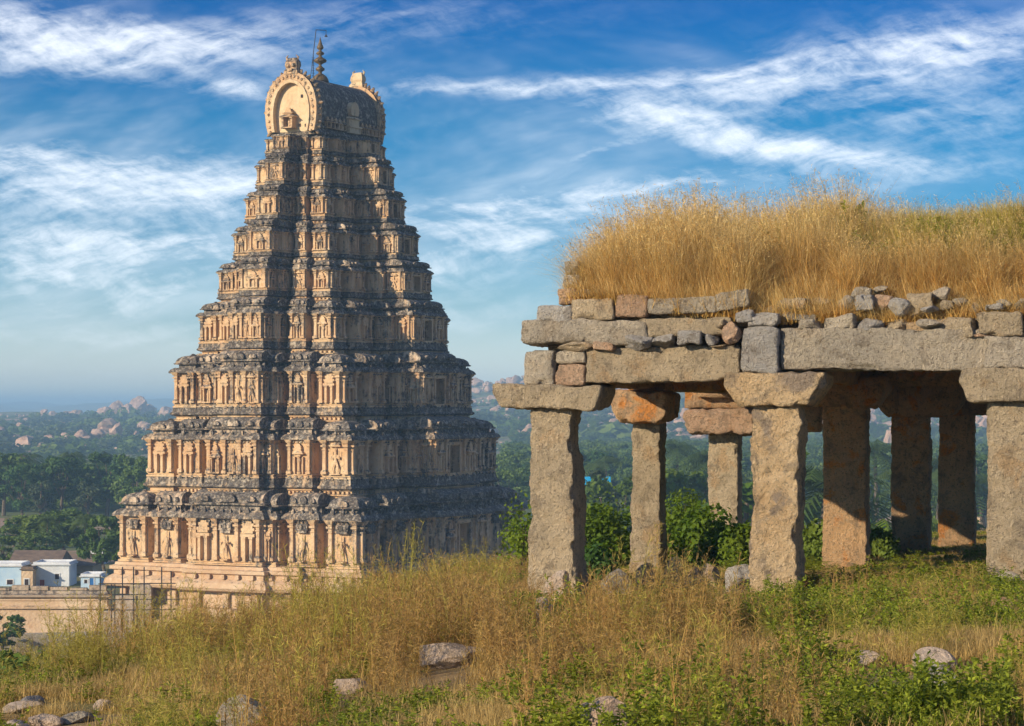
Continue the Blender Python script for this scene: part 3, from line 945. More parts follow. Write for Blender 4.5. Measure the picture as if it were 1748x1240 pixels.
for t in range(9):
    z0, z1 = ZW[t], ZW[t + 1]
    H = z1 - z0; k = H / 6.5
    a, b_, A_, B_, wa, wb, wc, rc = LA[t], SB[t], BA[t], BB[t], WA[t], WB[t], WC[t], RC[t]
    # the storey's own mesh is the plain wall set back between the blocks
    mb = MB()
    zl = (ZW[t - 1] + (z0 - ZW[t - 1]) * 0.56) if t else 0.0
    zt = z0 + .545 * H
    mb.sweep(-a + rc, a - rc, -b_ + rc, b_ - rc, [(0, zl), (0, z0 - .35 * k), (.25 * k, z0 - .25 * k), (.25 * k, z0 - .08), (.05, z0 - .02), (0, z0 + .02), (0, zt - .1), (.30 * k, zt - .05), (.34 * k, zt + .12), (.1, zt + .36 * k), (-.2, zt + .45 * k), (-.25, zt + .50 * k)])
    store = link('storey', mb.mesh('storey'), M_wall, tower)
    for face in (0, 1, 2, 3):
        shown = face in (0, 1)
        half, plane, bay, wbay = (a, b_, B_, wb) if face in (0, 2) else (b_, a, A_, wa)
        jit = [0.0, .012, .024, .018][face]
        # bay
        D = bay - plane
        kind = 'door' if face == 0 else 'bay'
        zb, hb, k = block(store, t, face, -wbay / 2, wbay / 2, plane - rc - 1.2, bay, kind, .015 + jit)
        # shoulder of the bay: half as deep, a little wider
        sh = wbay * .5 + .16 * (half - wbay * .5 - wc)
        zs, hs, k = block(store, t, face, -sh, sh, plane - rc - 1.1, plane + D * .52, 'shoulder', -.02 + jit)
        # intermediate blocks
        g0, g1 = sh, half - wc
        gw = g1 - g0
        mids = []
        if gw > .8:
            for sg in (-1, 1):
                c0, c1 = sorted((sg * (g0 + gw * .24), sg * (g1 - gw * .20)))
                block(store, t, face, c0, c1, plane - rc - .9, plane + .08 + D * .16, 'mid', .03 * sg + jit)
                mids.append((c0, c1))
        if not shown:
            continue
        pw = (.40 if t == 0 else .36) * (k ** .5) * (1.0 if t < 4 else .9)
        pd = pw * .75
        # ornaments: bay front
        if kind == 'bay':
            n = 4 if wbay > 3.2 else 2
            for q in range(n):
                s = -wbay / 2 + pw * .7 + (wbay - pw * 1.4) * q / (n - 1)
                pilaster(store, face, s, bay, zb, pw, pd, hb)
            if t == 0:
                for q, s in enumerate((-wbay * .333, 0.0, wbay * .333)):
                    lc, rz = put(face, s * .98, bay, zb)
                    if q == 1:
                        link('statue', ME_STAT[0], M_orn, store, lc, (0, 0, rz), (1.3, .7, hb * .62))
                        lc2, rz = put(face, s, bay, zb + hb * .64)
                        link('canopy', ME_SHALA, M_roof, store, lc2, (0, 0, rz), (1.3, .9, hb * .30))
                    else:
                        link('niche', ME_NICHES[int(rr_.integers(4))], M_orn, store, lc, (0, 0, rz), (1.25, .55, hb * .92))
            elif n == 4:
                for q, s in enumerate((-wbay * .333, 0.0, wbay * .333)):
                    lc, rz = put(face, s * .95, bay, zb)
                    if q == 1 and t < 4:
                        link('statue', ME_STAT[t % 2], M_orn, store, lc, (0, 0, rz), (wbay * .19, .5 * k, hb * .74))
                    else:
                        link('niche', ME_NICHES[int(rr_.integers(4))], M_orn, store, lc, (0, 0, rz), (wbay * .17, .5 * k, hb * .88))
            else:
                lc, rz = put(face, 0, bay, zb)
                link('niche', ME_NICHES[int(rr_.integers(4))], M_orn, store, lc, (0, 0, rz), (wbay * .36, .5 * k, hb * .9))
        else:
            for sg in (-1, 1):
                pilaster(store, face, sg * (wbay / 2 - pw * .7), bay, zb, pw, pd, hb)
                if wbay > 3.0:
                    pilaster(store, face, sg * (wbay * .21 + pw * .3), bay, zb, pw * .9, pd, hb)
                    lc, rz = put(face, sg * wbay * .345, bay, zb)
                    if t < 7:
                        link('niche', ME_NICHES[int(rr_.integers(4))], M_orn, store, lc, (0, 0, rz), (wbay * .13, .5 * k, hb * .88))
        # shoulder strips
        sw = sh - wbay / 2
        for sg in (-1, 1):
            pilaster(store, face, sg * (sh - pw * .7), plane + D * .52, zs, pw * .9, pd, hs)
            if sw > .8 and t < 8:
                lc, rz = put(face, sg * (wbay / 2 + sw * .42), plane + D * .52, zs)
                link('niche', ME_NICHES[int(rr_.integers(4))], M_orn, store, lc, (0, 0, rz), (min(.95, sw * .5), .5 * k, hs * .85))
        for (c0, c1) in mids:
            oo = plane + .08 + D * .16
            pilaster(store, face, c0 + pw * .7, oo, zs, pw, pd, hs); pilaster(store, face, c1 - pw * .7, oo, zs, pw, pd, hs)
            lc, rz = put(face, (c0 + c1) / 2, oo, zs)
            if t == 0:
                link('statue', ME_STAT[1], M_orn, store, lc, (0, 0, rz), (.95, .6, hs * .66))
                lc, rz = put(face, (c0 + c1) / 2, oo, zs + hs * .68)
                link('canopy', ME_SHALA, M_roof, store, lc, (0, 0, rz), (1.2, .8, hs * .24))
            else:
                link('niche', ME_NICHES[int(rr_.integers(4))], M_orn, store, lc, (0, 0, rz), (min((c1 - c0) * .5, .95 * k), .5 * k, hs * .9))
        # returns of the bay that look towards the hill
        rface, sgn = (1, -1) if face == 0 else (0, -1)
        # face 0: the return looks like face 1 (outwards -x); face 1: the return looks like face 0
        for (pl, o_a, o_b) in ((wbay / 2, plane + D * .52, bay), (sh, plane, plane + D * .52)):
            ln = o_b - o_a
            nq = 2 if ln > 1.2 else (1 if ln > .5 else 0)
            for q in range(nq):
                oo = o_a + ln * ((.16 + .68 * q) if nq == 2 else .5)
                s = oo if face == 0 else -oo
                # on face 0 the point lies at local y = -oo -> s of face 1 is +oo; on face 1 at local x = -oo -> s of face 0 is -oo
                pilaster(store, rface, s, pl, zb, pw * .85, pd * .8, hb)
            if ln > 1.0 and t < 8:
                s = (o_a + o_b) / 2 * (1 if face == 0 else -1)
                lc, rz = put(rface, s, pl, zb)
                link('niche', ME_NICHES[int(rr_.integers(4))], M_orn, store, lc, (0, 0, rz), (min(ln * .36, .9), .45 * k, hb * .86))
    # corner pavilions
    for (cx, cy) in ((-1, -1), (-1, 1), (1, -1), (1, 1)):
        s0, s1 = sorted((cx * (a - wc), cx * a))
        face = 0 if cy < 0 else 2
        if face == 2:
            s0, s1 = -s1, -s0
        zc, hc, k = block(store, t, face, s0, s1, b_ - wc, b_, 'corner', -.035 + .008 * cx)
        if cy < 0 or cx < 0:
            pw = .42 * (k ** .5) * (1 if t < 4 else .9)
            for fc in (0, 1):
                if fc == 0 and cy > 0: continue
                if fc == 1 and cx > 0: continue
                pl = b_ if fc == 0 else a
                mid = cx * (a - wc / 2) if fc == 0 else -cy * (b_ - wc / 2)
                for q in (-1, 1):
                    pilaster(store, fc, mid + q * (wc / 2 - pw * .65), pl, zc, pw, pw * .8, hc)
                lc, rz = put(fc, mid, pl, zc)
                if t == 0:
                    link('statue', ME_STAT[0], M_orn, store, lc, (0, 0, rz), (1.15, .75, hc * .66))
                    lc, rz = put(fc, mid, pl, zc + hc * .68)
                    link('canopy', ME_SHALA, M_roof, store, lc, (0, 0, rz), (1.3, .9, hc * .25))
                elif t < 7:
                    link('niche', ME_NICHES[int(rr_.integers(4))], M_orn, store, lc, (0, 0, rz), (min(wc * .42, 1.1), .5 * k, hc * .9))
if far_pil.v:
    o = link('pilaster_rows', far_pil.mesh('pilaster_rows'), M_orn, tower)
    o['kind'] = 'stuff'

# plinth below the first storey
mb = MB()
zb = ZW[0]
for (x0, x1, y0, y1, j) in ((-LA[0], LA[0], -SB[0], SB[0], 0), (-BA[0], BA[0], -WA[0] / 2, WA[0] / 2, .02), (-WB[0] / 2, WB[0] / 2, -BB[0], BB[0], .035),
                            (-LA[0] - .8, LA[0] + .8, -7.2, 7.2, .05), (-8.8, 8.8, -SB[0] - 1.2, SB[0] + 1.2, .065)):
    mb.sweep(x0, x1, y0, y1, [(.9, 0), (.9, 1.2 + j), (.5, 1.4 + j), (.5, 2.6), (.0, 2.7 + j), (.0, 4.1 + j), (1.0, 4.3 + j), (1.15, 4.55 + j), (1.05, 5.0 + j), (.55, 5.35), (.45, 5.4 + j),
                              (.45, zb - .85), (.75, zb - .75 + j), (.75, zb - .45 + j), (.4, zb - .35), (.35, zb - .1 + j), (-.3, zb - .05 + j)])
link('plinth', mb.mesh('plinth'), M_base, tower)
mb = MB()
for face, plane, half, w in ((0, SB[0], LA[0], WB[0]), (1, LA[0], SB[0], WA[0])):
    n = int(half * 2 / 1.55)
    for q in range(n):
        s = -half + .5 + (half * 2 - 1.0) * q / (n - 1)
        off = (BA[0] - LA[0] if face else BB[0] - SB[0]) if abs(s) < w / 2 else ((.8 if face else 1.2) if abs(s) < (7.2 if face else 8.8) else 0)
        loc, rz = put(face, s, plane + off + .44, 5.38)
        pm = MB(); pm.box(-.17, .17, -.34, .1, 0, zb - 6.2)
        link('plinth_block', pm.mesh('plinth_block'), M_base, tower, loc, (0, 0, rz))
        if q % 2 == 0:
            pm = MB(); pm.box(-.32, .32, -.35, .1, 0, 1.5)
            loc, rz = put(face, s, plane + off, 2.68)
            link('plinth_pier', pm.mesh('plinth_pier'), M_base, tower, loc, (0, 0, rz))

# barrel vault
zv, zvt = ZW[9] - .35, zy(112)
hv = zvt - zv
def arch_pts(wid, n=26, h=hv, z=zv):
    ctrl = [(.90, 0), (.965, .14), (1.0, .32), (.985, .48), (.90, .66), (.74, .81), (.50, .92), (.25, .98), (0, 1.0)]
    xs = [c[0] for c in ctrl]; zs = [c[1] for c in ctrl]
    tt = np.linspace(0, 1, len(ctrl)); q = np.linspace(0, 1, n)
    px_, pz_ = np.interp(q, tt, xs), np.interp(q, tt, zs)
    half = [(wid * x, z + h * zz) for x, zz in zip(px_, pz_)]
    return half + [(-x, zz) for x, zz in half[-2::-1]]
def extrude_x(mb, poly, x0, x1):
    o = len(mb.v); nf = len(mb.f)
    mb.extrude_y(poly, x0, x1)
    mb.v[o:] = [(y, x, z) for x, y, z in mb.v[o:]]
    mb.f[nf:] = [q[::-1] for q in mb.f[nf:]]
VW, VL = 2.6, 5.6
vault = MB()
extrude_x(vault, arch_pts(VW), -VL, VL)
vo = link('vault', vault.mesh('vault'), M_vault, tower)
mb = MB()
mb.sweep(-VL, VL, -VW, VW, [(-.1, zv - .35), (.25, zv - .30), (.32, zv - .1), (.15, zv + .12), (.05, zv + .3), (.12, zv + .36), (.12, zv + .55), (-.3, zv + .6)])
link('eaves_moulding', mb.mesh('eaves_moulding'), M_corn, tower)
for sgn in (-1, 1):
    # arched rim of the gable and the recessed tympanum
    outer, inner = arch_pts(VW + .32, h=hv + .30), arch_pts(VW - .55, h=hv - .55)
    n = len(outer)
    mb = MB()
    xa, xb = sgn * (VL - .25), sgn * (VL + .75)
    V_ = [(xa, y, z) for y, z in outer] + [(xb, y, z) for y, z in outer] + [(xb, y, z) for y, z in inner] + [(xa, y, z) for y, z in inner]
    Fc = []
    for j in range(n - 1):
        for q in range(4):
            a0, b0 = q * n + j, ((q + 1) % 4) * n + j
            Fc.append((a0, a0 + 1, b0 + 1, b0) if sgn < 0 else (a0, b0, b0 + 1, a0 + 1))
    mb.add(V_, Fc)
    gab = link('gable_arch', mb.mesh('gable_arch'), M_orn, tower)
    outer2, inner2 = arch_pts(VW - .42, h=hv - .45), arch_pts(VW - .68, h=hv - .75)
    mb = MB()
    xb2 = sgn * (VL + .88)
    V_ = [(xa, y, z) for y, z in outer2] + [(xb2, y, z) for y, z in outer2] + [(xb2, y, z) for y, z in inner2] + [(xa, y, z) for y, z in inner2]
    mb.add(V_, Fc)
    link('arch_moulding', mb.mesh('arch_moulding'), M_pale, gab)
    mb = MB()
    extrude_x(mb, arch_pts(VW - .5, h=hv - .5), sgn * (VL + .05) if sgn > 0 else -VL - .30, sgn * (VL + .30) if sgn > 0 else -VL + .05)
    link('tympanum', mb.mesh('tympanum'), M_pale, gab)
    # flame-shaped knobs round the arch
    fl = MB()
    fl.lathe([(.10, -.1), (.17, .04), (.19, .14), (.12, .24), (.14, .30), (.05, .40), (.0, .44)], 6)
    me_fl = fl.mesh('flame_knob')
    ring = arch_pts(VW + .30, 15, hv + .28)
    for (y, z) in ring:
        ang_ = math.atan2(y, (z - (zv + hv * .42)))
        link('flame_knob', me_fl, M_orn, gab, (sgn * (VL + .25), y, z), (-ang_ + rr_.normal(0, .12), 0, 0), (1.25, rr_.uniform(.8, 1.15), rr_.uniform(.75, 1.25)))
    me_st = MB(); me_st.lathe([(.16, -.05), (.16, .04), (.10, .12), (.0, .15)], 6)
    me_st = me_st.mesh('stud')
    for (y, z) in arch_pts(VW - .08, 13, hv - .10):
        link('stud', me_st, M_orn, gab, (sgn * (VL + .74), y, z), (0, R(90) * sgn, 0))
    # lion-mask crest on top of the gable
    cr = MB()
    zc = zvt + .15
    cr.sweep(-.30, .35, -.62, .62, [(.15, zc - .1), (.12, zc + .25), (-.02, zc + .5), (.06, zc + .75), (.03, zc + 1.1), (-.12, zc + 1.4), (-.2, zc + 1.5)])
    for q in (-1, 1):
        cr.lathe([(.0, zc + .55), (.2, zc + .62), (.24, zc + .75), (.16, zc + .92), (.0, zc + .95)], 7, (-.35, q * .30))
        cr.tube([(-.1, q * .5, zc + 1.2), (-.05, q * .66, zc + 1.55), (-.15, q * .45, zc + 1.75)], [.14, .10, .04], 6)
    cr.box(-.62, -.2, -.25, .25, zc + .2, zc + .42)
    cr.box(-.5, -.2, -.45, .45, zc - .05, zc + .12)
    o = link('lion_mask_crest', cr.mesh('lion_mask_crest'), M_orn if sgn < 0 else M_pale, tower, (sgn * (VL + .35), 0, 0), (0, 0, 0 if sgn < 0 else math.pi))
# niche shrine standing on the ledge before the gable, two dark holes beside it
link('gable_shrine', ME_NICHES[0], M_orn, tower, (-VL - .30, 0.25, zv + .3), (0, 0, R(-90)), (1.25, 1.0, 2.0))
hm = MB(); hm.box(-.04, .0, -.12, .12, -.15, .15); hm = hm.mesh('putlog_hole')
for (y, z) in ((-1.0, zv + hv * .62), (-1.45, zv + .55), (-.75, zv + .6)):
    link('putlog_hole', hm, M_dark, tower, (-VL - .305, y, z))
# plaster dormer in the middle of the vault's long side, and a band of stucco figures at its foot
dm = MB()
dm.sweep(-1.0, 1.0, -.35, .35, [(0, 0), (0, .5), (.12, .55), (.12, .7), (-.1, .75), (-.1, 1.3), (.05, 1.4), (-.15, 1.6)])
c = [(math.cos(q) * .75, 2.2 + math.sin(q) * .85) for q in np.linspace(-.6, math.pi + .6, 12)]
dm.extrude_y(c, -.35, .5)
link('vault_dormer', dm.mesh('vault_dormer'), M_pale, tower, (.5, -VW - .05, zv + .3))
for q in range(5):
    for sg in (-1, 1):
        link('vault_figure', ME_NICHES[0], M_roof, tower, (.5 + sg * (1.7 + .72 * q), -VW + .02, zv + .4), (0, 0, 0), (.6, .4, 1.15))
# finial of stacked bulbs
kal = MB()
zk = zvt - .1
kal.lathe([(.85, zk), (.80, zk + .25), (.62, zk + .55), (.40, zk + .72), (.18, zk + .85), (.16, zk + 1.0), (.42, zk + 1.15), (.46, zk + 1.3), (.28, zk + 1.45), (.12, zk + 1.6), (.18, zk + 1.75),
           (.58, zk + 1.95), (.66, zk + 2.08), (.55, zk + 2.22), (.22, zk + 2.42), (.12, zk + 2.55), (.38, zk + 2.72), (.42, zk + 2.82), (.2, zk + 2.98), (.1, zk + 3.1), (.30, zk + 3.25), (.34, zk + 3.38), (.2, zk + 3.7), (.08, zk + 4.1), (.0, zk + 4.45)], 16)
link('finial', kal.mesh('finial', True), M_brass, tower, (-1.1, 0, 0))
# lightning rod with a bent arm and a hanging bell
rd = MB()
zr = zvt + .05
px_ = -2.2
rd.tube([(px_, .1, zr - .3), (px_, .1, zr + 2.4), (px_ + .35, 0, zr + 4.8), (px_ + .35, 0, zr + 4.85)], .04, 5)
rd.tube([(px_ - .45, .2, zr - .3), (px_, .1, zr + 2.3)], .03, 5)
rd.tube([(px_ + .35, 0, zr + 4.83), (px_ + 1.05, -.7, zr + 4.83)], .035, 5)
rd.tube([(px_ + 1.05, -.7, zr + 4.85), (px_ + 1.05, -.7, zr + 4.45)], .03, 5)
for q in range(9):
    rd.tube([(px_ - .2, .15, zr + .1 + q * .25), (px_ + .18, .05, zr + .1 + q * .25)], .018, 4)
rod = link('lightning_rod', rd.mesh('lightning_rod'), M_iron, tower)
bl = MB(); bl.lathe([(.16, zr + 4.2), (.13, zr + 4.3), (.05, zr + 4.42), (.0, zr + 4.48)], 8, (px_ + 1.05, -.7))
link('bell', bl.mesh('bell'), M_iron, rod)

# ---------------------------------------------------------------- ruined stone pavilion
ROT = R(-13.9)
def zf(px):
    return 32.0 - (px - 945) * (1.4 / 777)
pav = empty('stone_pavilion', (0, 0, 0))
tag(pav, 'ruined open granite pavilion on rough pillars with tall dry grass on its roof', 'pavilion')
cr_, sr_ = math.cos(ROT), math.sin(ROT)
seed_ = [100]
def stone(name, x0, y0, x1, y1, depth, mat, res=.055, rnd=.022, amp=.014, warp=.016, back=0.0, tilt=0.0, shape=None, parent=None, freq=9.0, Z=None, facet=0.0, yaw=0.0):
    """A stone whose front face fills the given patch of the photo, standing at its real depth."""
    seed_[0] += 1
    cx = (x0 + x1) / 2
    Zc = (zf(cx) if Z is None else Z) + back
    s = Zc / F
    w, h = (x1 - x0) * s / math.cos(ROT), (y1 - y0) * s
    me = block_mesh(name, w, depth, h, res, rnd, amp, freq, seed_[0], warp, shape, False, facet)
    p = at(cx, y1, Zc)
    # push the centre half the depth back along the pavilion's own depth axis
    p = p + Vector((-sr_, cr_, 0)) * (depth / 2)
    return link(name, me, mat, parent or pav, p, (0, tilt, ROT + yaw))

def pillar_shape(sd, taper=.05, lean=0.0, chips=()):
    def f(P, U):
        z = U[:, 2]
        k = 1 + taper * (0.5 - z)
        P = P.copy()
        P[:, 0] *= k; P[:, 1] *= k
        P[:, 0] += lean * z
        bite = np.zeros(len(P))
        for (zc, hz, sx_, amt) in chips:
            near = np.exp(-((z - zc) / hz) ** 2) * np.clip((U[:, 0] * sx_ - .15) * 3, 0, 1)
            P[:, 0] -= sx_ * amt * .55 * near
        return P
    return f
def pillar(cx, wpx, ytop, ybot, Z, mat, depth, taper=.05, lean=0.0, chips=(), res=.028, amp=.016):
    p = at(cx, ybot, Z)
    zb_ = min(p.z, gz(p.x, p.y)) - .25
    yb = PY - zb_ * F / Z
    sx_ = pillar_shape(seed_[0], taper, lean, chips)
    return stone('pillar', cx - wpx / 2, ytop, cx + wpx / 2, yb, depth, mat, res, .012, amp, .022, shape=sx_, Z=Z - depth * .5 * 0, freq=11.0)
pillar(941, 76, 694, 1015, 32.0, M_gran, .72, .14, 0.0, ((.86, .09, 1, .10), (.16, .08, 1, -.06), (.46, .05, -1, .035)))
pillar(1322, 78, 690, 995, 31.3, M_flake, .70, .04, 0.0, ((.55, .12, -1, .05), (.75, .06, -1, -.05), (.35, .1, 1, .05), (.90, .05, 1, -.06)), amp=.022)
pillar(1733, 92, 683, 985, 30.6, M_gran, .74, .06, 0.0, ((.6, .15, 1, .03),))
pillar(1102, 50, 718, 985, 39.0, M_gran, .56, .10, 0.0, ((.25, .05, -1, .05), (.42, .05, -1, .05), (.6, .05, -1, .04), (.75, .04, -1, .05)))
pillar(1234, 50, 738, 930, 46.0, M_gran, .58, .04)
pillar(1441, 72, 690, 985, 38.0, M_rust, .62, .02, .0, ((.5, .2, 1, .03),))
pillar(1553, 62, 708, 975, 43.0, M_rust, .60, .02, .0, ((.8, .08, 1, -.05), (.3, .08, 1, .04)))
pillar(1632, 58, 690, 985, 45.0, M_rust, .62, .05)

def bracket(P, U):
    """Capital whose lower edges are cut away in a slope."""
    P = P.copy()
    lowk = np.clip(1 - U[:, 2] / .62, 0, 1)
    P[:, 0] *= 1 - .30 * lowk
    return P
def bracket_l(P, U):
    P = P.copy()
    lowk = np.clip(1 - U[:, 2] / .6, 0, 1)
    P[:, 0] += np.where(U[:, 0] < 0, -P[:, 0] * .17 * lowk, -P[:, 0] * .12 * lowk)
    return P
stone('capital', 840, 657, 1026, 698, .95, M_gran, .035, .02, .016, .02, -.12, R(.5), bracket_l)
stone('capital', 1235, 637, 1404, 694, .95, M_flake, .035, .02, .016, .02, -.12, 0, bracket)
stone('capital', 1641, 628, 1830, 686, .95, M_gran, .035, .02, .016, .02, -.12, 0, bracket_l)
stone('capital', 1041, 668, 1138, 722, 1.3, M_rust, .055, .06, .03, .03, 0, 0, bracket_l, Z=38.7)
stone('capital', 1166, 699, 1290, 742, 1.2, M_pink, .055, .06, .03, .03, 0, 0, bracket_l, Z=45.6)
stone('capital', 1370, 640, 1512, 694, 1.1, M_rust, .06, .05, .02, .03, 0, 0, bracket, Z=37.8)
stone('capital', 1490, 655, 1646, 711, 1.1, M_rust, .06, .06, .02, .03, 0, 0, bracket, Z=42.8)
stone('capital', 1590, 655, 1740, 708, 1.1, M_rust, .06, .06, .02, .03, 0, 0, bracket, Z=44.8)
stone('capital_block', 1310, 690, 1398, 738, .7, M_rust, .06, .05, .02, .03, 0, 0, None, Z=43.5)

# beams over the front row
stone('lintel', 1001, 591, 1259, 651, .62, M_gran, .035, .014, .016, .016, 0, R(-.6))
stone('corner_block', 893, 598, 945, 658, .6, M_grey, .045, .045, .014)
stone('packing_stone', 946, 599, 998, 622, .5, M_grey, .045, .04, .014)
stone('packing_stone', 947, 622, 999, 657, .5, M_pink, .045, .03, .012)
stone('end_block', 1265, 558, 1330, 636, .8, M_blue, .045, .045, .018, .03, -.10, R(2))
stone('lintel', 1336, 562, 1681, 632, .64, M_grey, .035, .014, .016, .016, -.03, R(.5))
stone('lintel', 1685, 573, 1860, 628, .64, M_grey, .035, .014, .016, .016, -.03)
# upper courses
stone('long_slab', 888, 547, 1105, 590, 1.0, M_grey, .05, .045, .016, .03, -.05, R(.6))
stone('long_slab', 1090, 543, 1247, 574, 1.0, M_gran, .05, .03, .016, .02, -.02, R(-.5))
stone('course_stone', 915, 520, 975, 550, .6, M_blue, .04, .03, .012)
stone('course_stone', 976, 511, 1048, 547, .6, M_gran, .04, .025, .012, tilt=R(-.8))
stone('course_stone', 1049, 503, 1105, 541, .6, M_pink, .04, .03, .014)
stone('course_stone', 1106, 508, 1222, 536, .6, M_grey, .04, .02, .012, tilt=R(-.6))
stone('course_stone', 1223, 497, 1280, 528, .6, M_grey, .04, .02, .012, tilt=R(-8))
stone('course_stone', 950, 491, 986, 518, .5, M_pink, .04, .04, .014, back=.15)
stone('course_stone', 985, 494, 1008, 511, .4, M_gran, .04, .03, .014, back=.15)
stone('course_stone', 960, 469, 990, 492, .5, M_grey, .04, .035, .014, back=.3)
stone('course_stone', 963, 446, 988, 470, .5, M_grey, .04, .035, .014, back=.4)
stone('backing_course', 930, 536, 1300, 560, .9, M_gran, .08, .03, .012, .02, back=.25)
stone('backing_course', 1250, 540, 1850, 572, .8, M_rust, .09, .03, .02, .03, back=.35)
# rubble: x0, y0, x1, y1, material, back
RUB = [(945, 577, 1006, 600, M_gran, -.15), (1011, 582, 1050, 598, M_pink, -.1), (1052, 565, 1108, 595, M_blue, -.2), (1112, 567, 1156, 593, M_blue, -.15),
       (1157, 566, 1199, 590, M_blue, -.15), (1198, 567, 1222, 589, M_blue, -.1), (1232, 547, 1268, 585, M_pink, -.2), (1222, 545, 1240, 562, M_gran, -.1), (1205, 588, 1250, 594, M_gran, -.05),
       (1254, 524, 1284, 551, M_blue, -.15), (1276, 537, 1330, 560, M_blue, -.1), (1332, 530, 1402, 546, M_grey, 0), (1358, 541, 1405, 567, M_grey, -.05),
       (1408, 537, 1461, 568, M_grey, -.05), (1464, 542, 1506, 568, M_blue, -.05), (1509, 541, 1550, 570, M_gran, 0), (1550, 548, 1668, 578, M_gran, .0),
       (1566, 540, 1606, 560, M_grey, -.1), (1606, 536, 1662, 573, M_gran, 0), (1664, 533, 1742, 577, M_gran, -.05), (1742, 540, 1790, 580, M_blue, 0),
       (1426, 503, 1458, 526, M_grey, .1), (1457, 502, 1488, 531, M_blue, .05), (1487, 497, 1521, 526, M_pink, .1), (1516, 504, 1549, 536, M_blue, 0),
       (1545, 497, 1592, 536, M_gran, .1), (1588, 489, 1627, 512, M_grey, .2), (1573, 521, 1602, 533, M_blue, -.05), (1603, 513, 1626, 530, M_gran, .1),
       (1626, 504, 1652, 521, M_grey, .15), (1650, 515, 1678, 533, M_gran, .1), (1676, 522, 1711, 534, M_blue, 0), (1696, 511, 1727, 526, M_grey, .1), (1725, 509, 1765, 536, M_grey, .1),
       (1454, 489, 1488, 506, M_grey, .25), (1486, 486, 1516, 500, M_grey, .3), (1382, 505, 1428, 520, M_gran, .2), (1330, 512, 1382, 530, M_gran, .15), (1300, 520, 1336, 538, M_gran, .15),
       (1090, 496, 1122, 510, M_grey, .3), (1180, 494, 1212, 508, M_gran, .35), (1006, 498, 1046, 512, M_gran, .3), (1640, 560, 1700, 580, M_pink, -.02), (1530, 566, 1570, 580, M_pink, .02)]
for k, (x0, y0, x1, y1, mt, bk) in enumerate(RUB):
    Zc = zf((x0 + x1) / 2) + bk
    w, h = (x1 - x0) / F * Zc, (y1 - y0) / F * Zc
    d = max(.22, min(.4, w))
    p = at((x0 + x1) / 2, y1, Zc) + Vector((-sr_, cr_, 0)) * (d / 2)
    if k % 3 == 1 or w > .5:
        me = block_mesh('rubble_stone', w, d, h, .03, .03, .012, 9, 700 + k, .035, None, False, .06)
    else:
        me = rock_mesh('rubble_stone', w, d, h, 700 + k, 3, .10, 9)
    link('rubble_stone', me, mt, pav, p, (0, R(rng.uniform(-6, 6)), ROT + R(rng.uniform(-12, 12))))

# inner beams, ceiling slabs and the earth on the roof
def beam(p0, p1, w, h, z, mat=M_rust, name='inner_beam'):
    seed_[0] += 1
    p0, p1 = Vector(p0), Vector(p1)
    d = (p1 - p0)
    me = block_mesh(name, d.length, w, h, .10, .03, .02, 6.0, seed_[0], .02)
    c = (p0 + p1) / 2
    link(name, me, mat, pav, (c.x, c.y, z), (0, 0, math.atan2(d.y, d.x)))
def xy(px, Z):
    return ((px - PX) / F * Z, Z, 0)
zB = .30
beam(xy(960, 32.8), xy(1105, 39.6), .5, .40, zB + .02)
beam(xy(1110, 39.0), xy(1262, 46.6), .5, .38, zB - .02)
beam(xy(1345, 32.0), xy(1450, 38.6), .5, .40, zB + .05)
beam(xy(1450, 38.8), xy(1530, 46.0), .5, .38, zB)
beam(xy(1085, 39.4), xy(1460, 38.4), .5, .36, zB - .015)
beam(xy(1460, 38.5), xy(1830, 37.2), .5, .36, zB + .03)
beam(xy(1190, 46.0), xy(1620, 45.0), .5, .34, zB - .10)
beam(xy(1172, 46.3), xy(1340, 45.9), .6, .74, -.02)
beam(xy(1610, 45.0), xy(1900, 44.0), .5, .34, zB - .06)
for k in range(7):                      # ceiling slabs run from front to back
    q0, q1 = 930 + k * 140, 930 + (k + 1) * 140
    c0, c1 = Vector(xy((q0 + q1) / 2, 32.25)), None
    d = Vector((-sr_, cr_, 0))
    wd = 140 / F * 32 / math.cos(ROT) - .03
    seed_[0] += 1
    me = block_mesh('ceiling_slab', wd, 15.2, .18, .35, .03, .01, 3, seed_[0], .01)
    c = c0 + d * 7.6
    link('ceiling_slab', me, M_rust, pav, (c.x, c.y, .70 + .008 * (k % 3)), (0, 0, ROT))
# mound of earth carrying the grass
def roof_z(u, v):
    """Height of the roof earth at u metres along the front and v metres behind it."""
    u = np.asarray(u, float); v = np.asarray(v, float)
    front = 1.10 + 0.34 * np.clip(1 - u / 2.6, 0, 1) * (u > -1)
    return front + .16 * sstep(0, .8, v) + .22 * sstep(.35, .8, v) * sstep(2.2, 3.0, u) + .30 * sstep(1.0, 2.4, v) * sstep(2.5, 5, u) + .40 * sstep(.4, 2.6, v) * sstep(-.2, 1.5, u) * sstep(15, 12, v) + .10 * sstep(4, 7, u)
U_, V_ = np.meshgrid(np.linspace(0.05, 9.0, 60), np.linspace(.12, 14.8, 50))
o0 = Vector(xy(955, 32.0))
ex, ey = Vector((cr_, sr_, 0)), Vector((-sr_, cr_, 0))
def roof_pt(u, v):
    return o0.x + ex.x * u + ey.x * v, o0.y + ex.y * u + ey.y * v
X_, Y_ = roof_pt(U_, V_)
Zr = roof_z(U_, V_) + fbm(np.stack([U_ * 2, V_ * 2, U_ * 0], -1).reshape(-1, 3), 3, 4).reshape(U_.shape) * .04
edge = (U_ <= .051) | (U_ >= 8.99) | (V_ <= .13) | (V_ >= 14.79)
Zr = np.where(edge, .9, Zr)
n_r, n_c = U_.shape
i = np.arange(n_r - 1)[:, None] * n_c + np.arange(n_c - 1)[None, :]
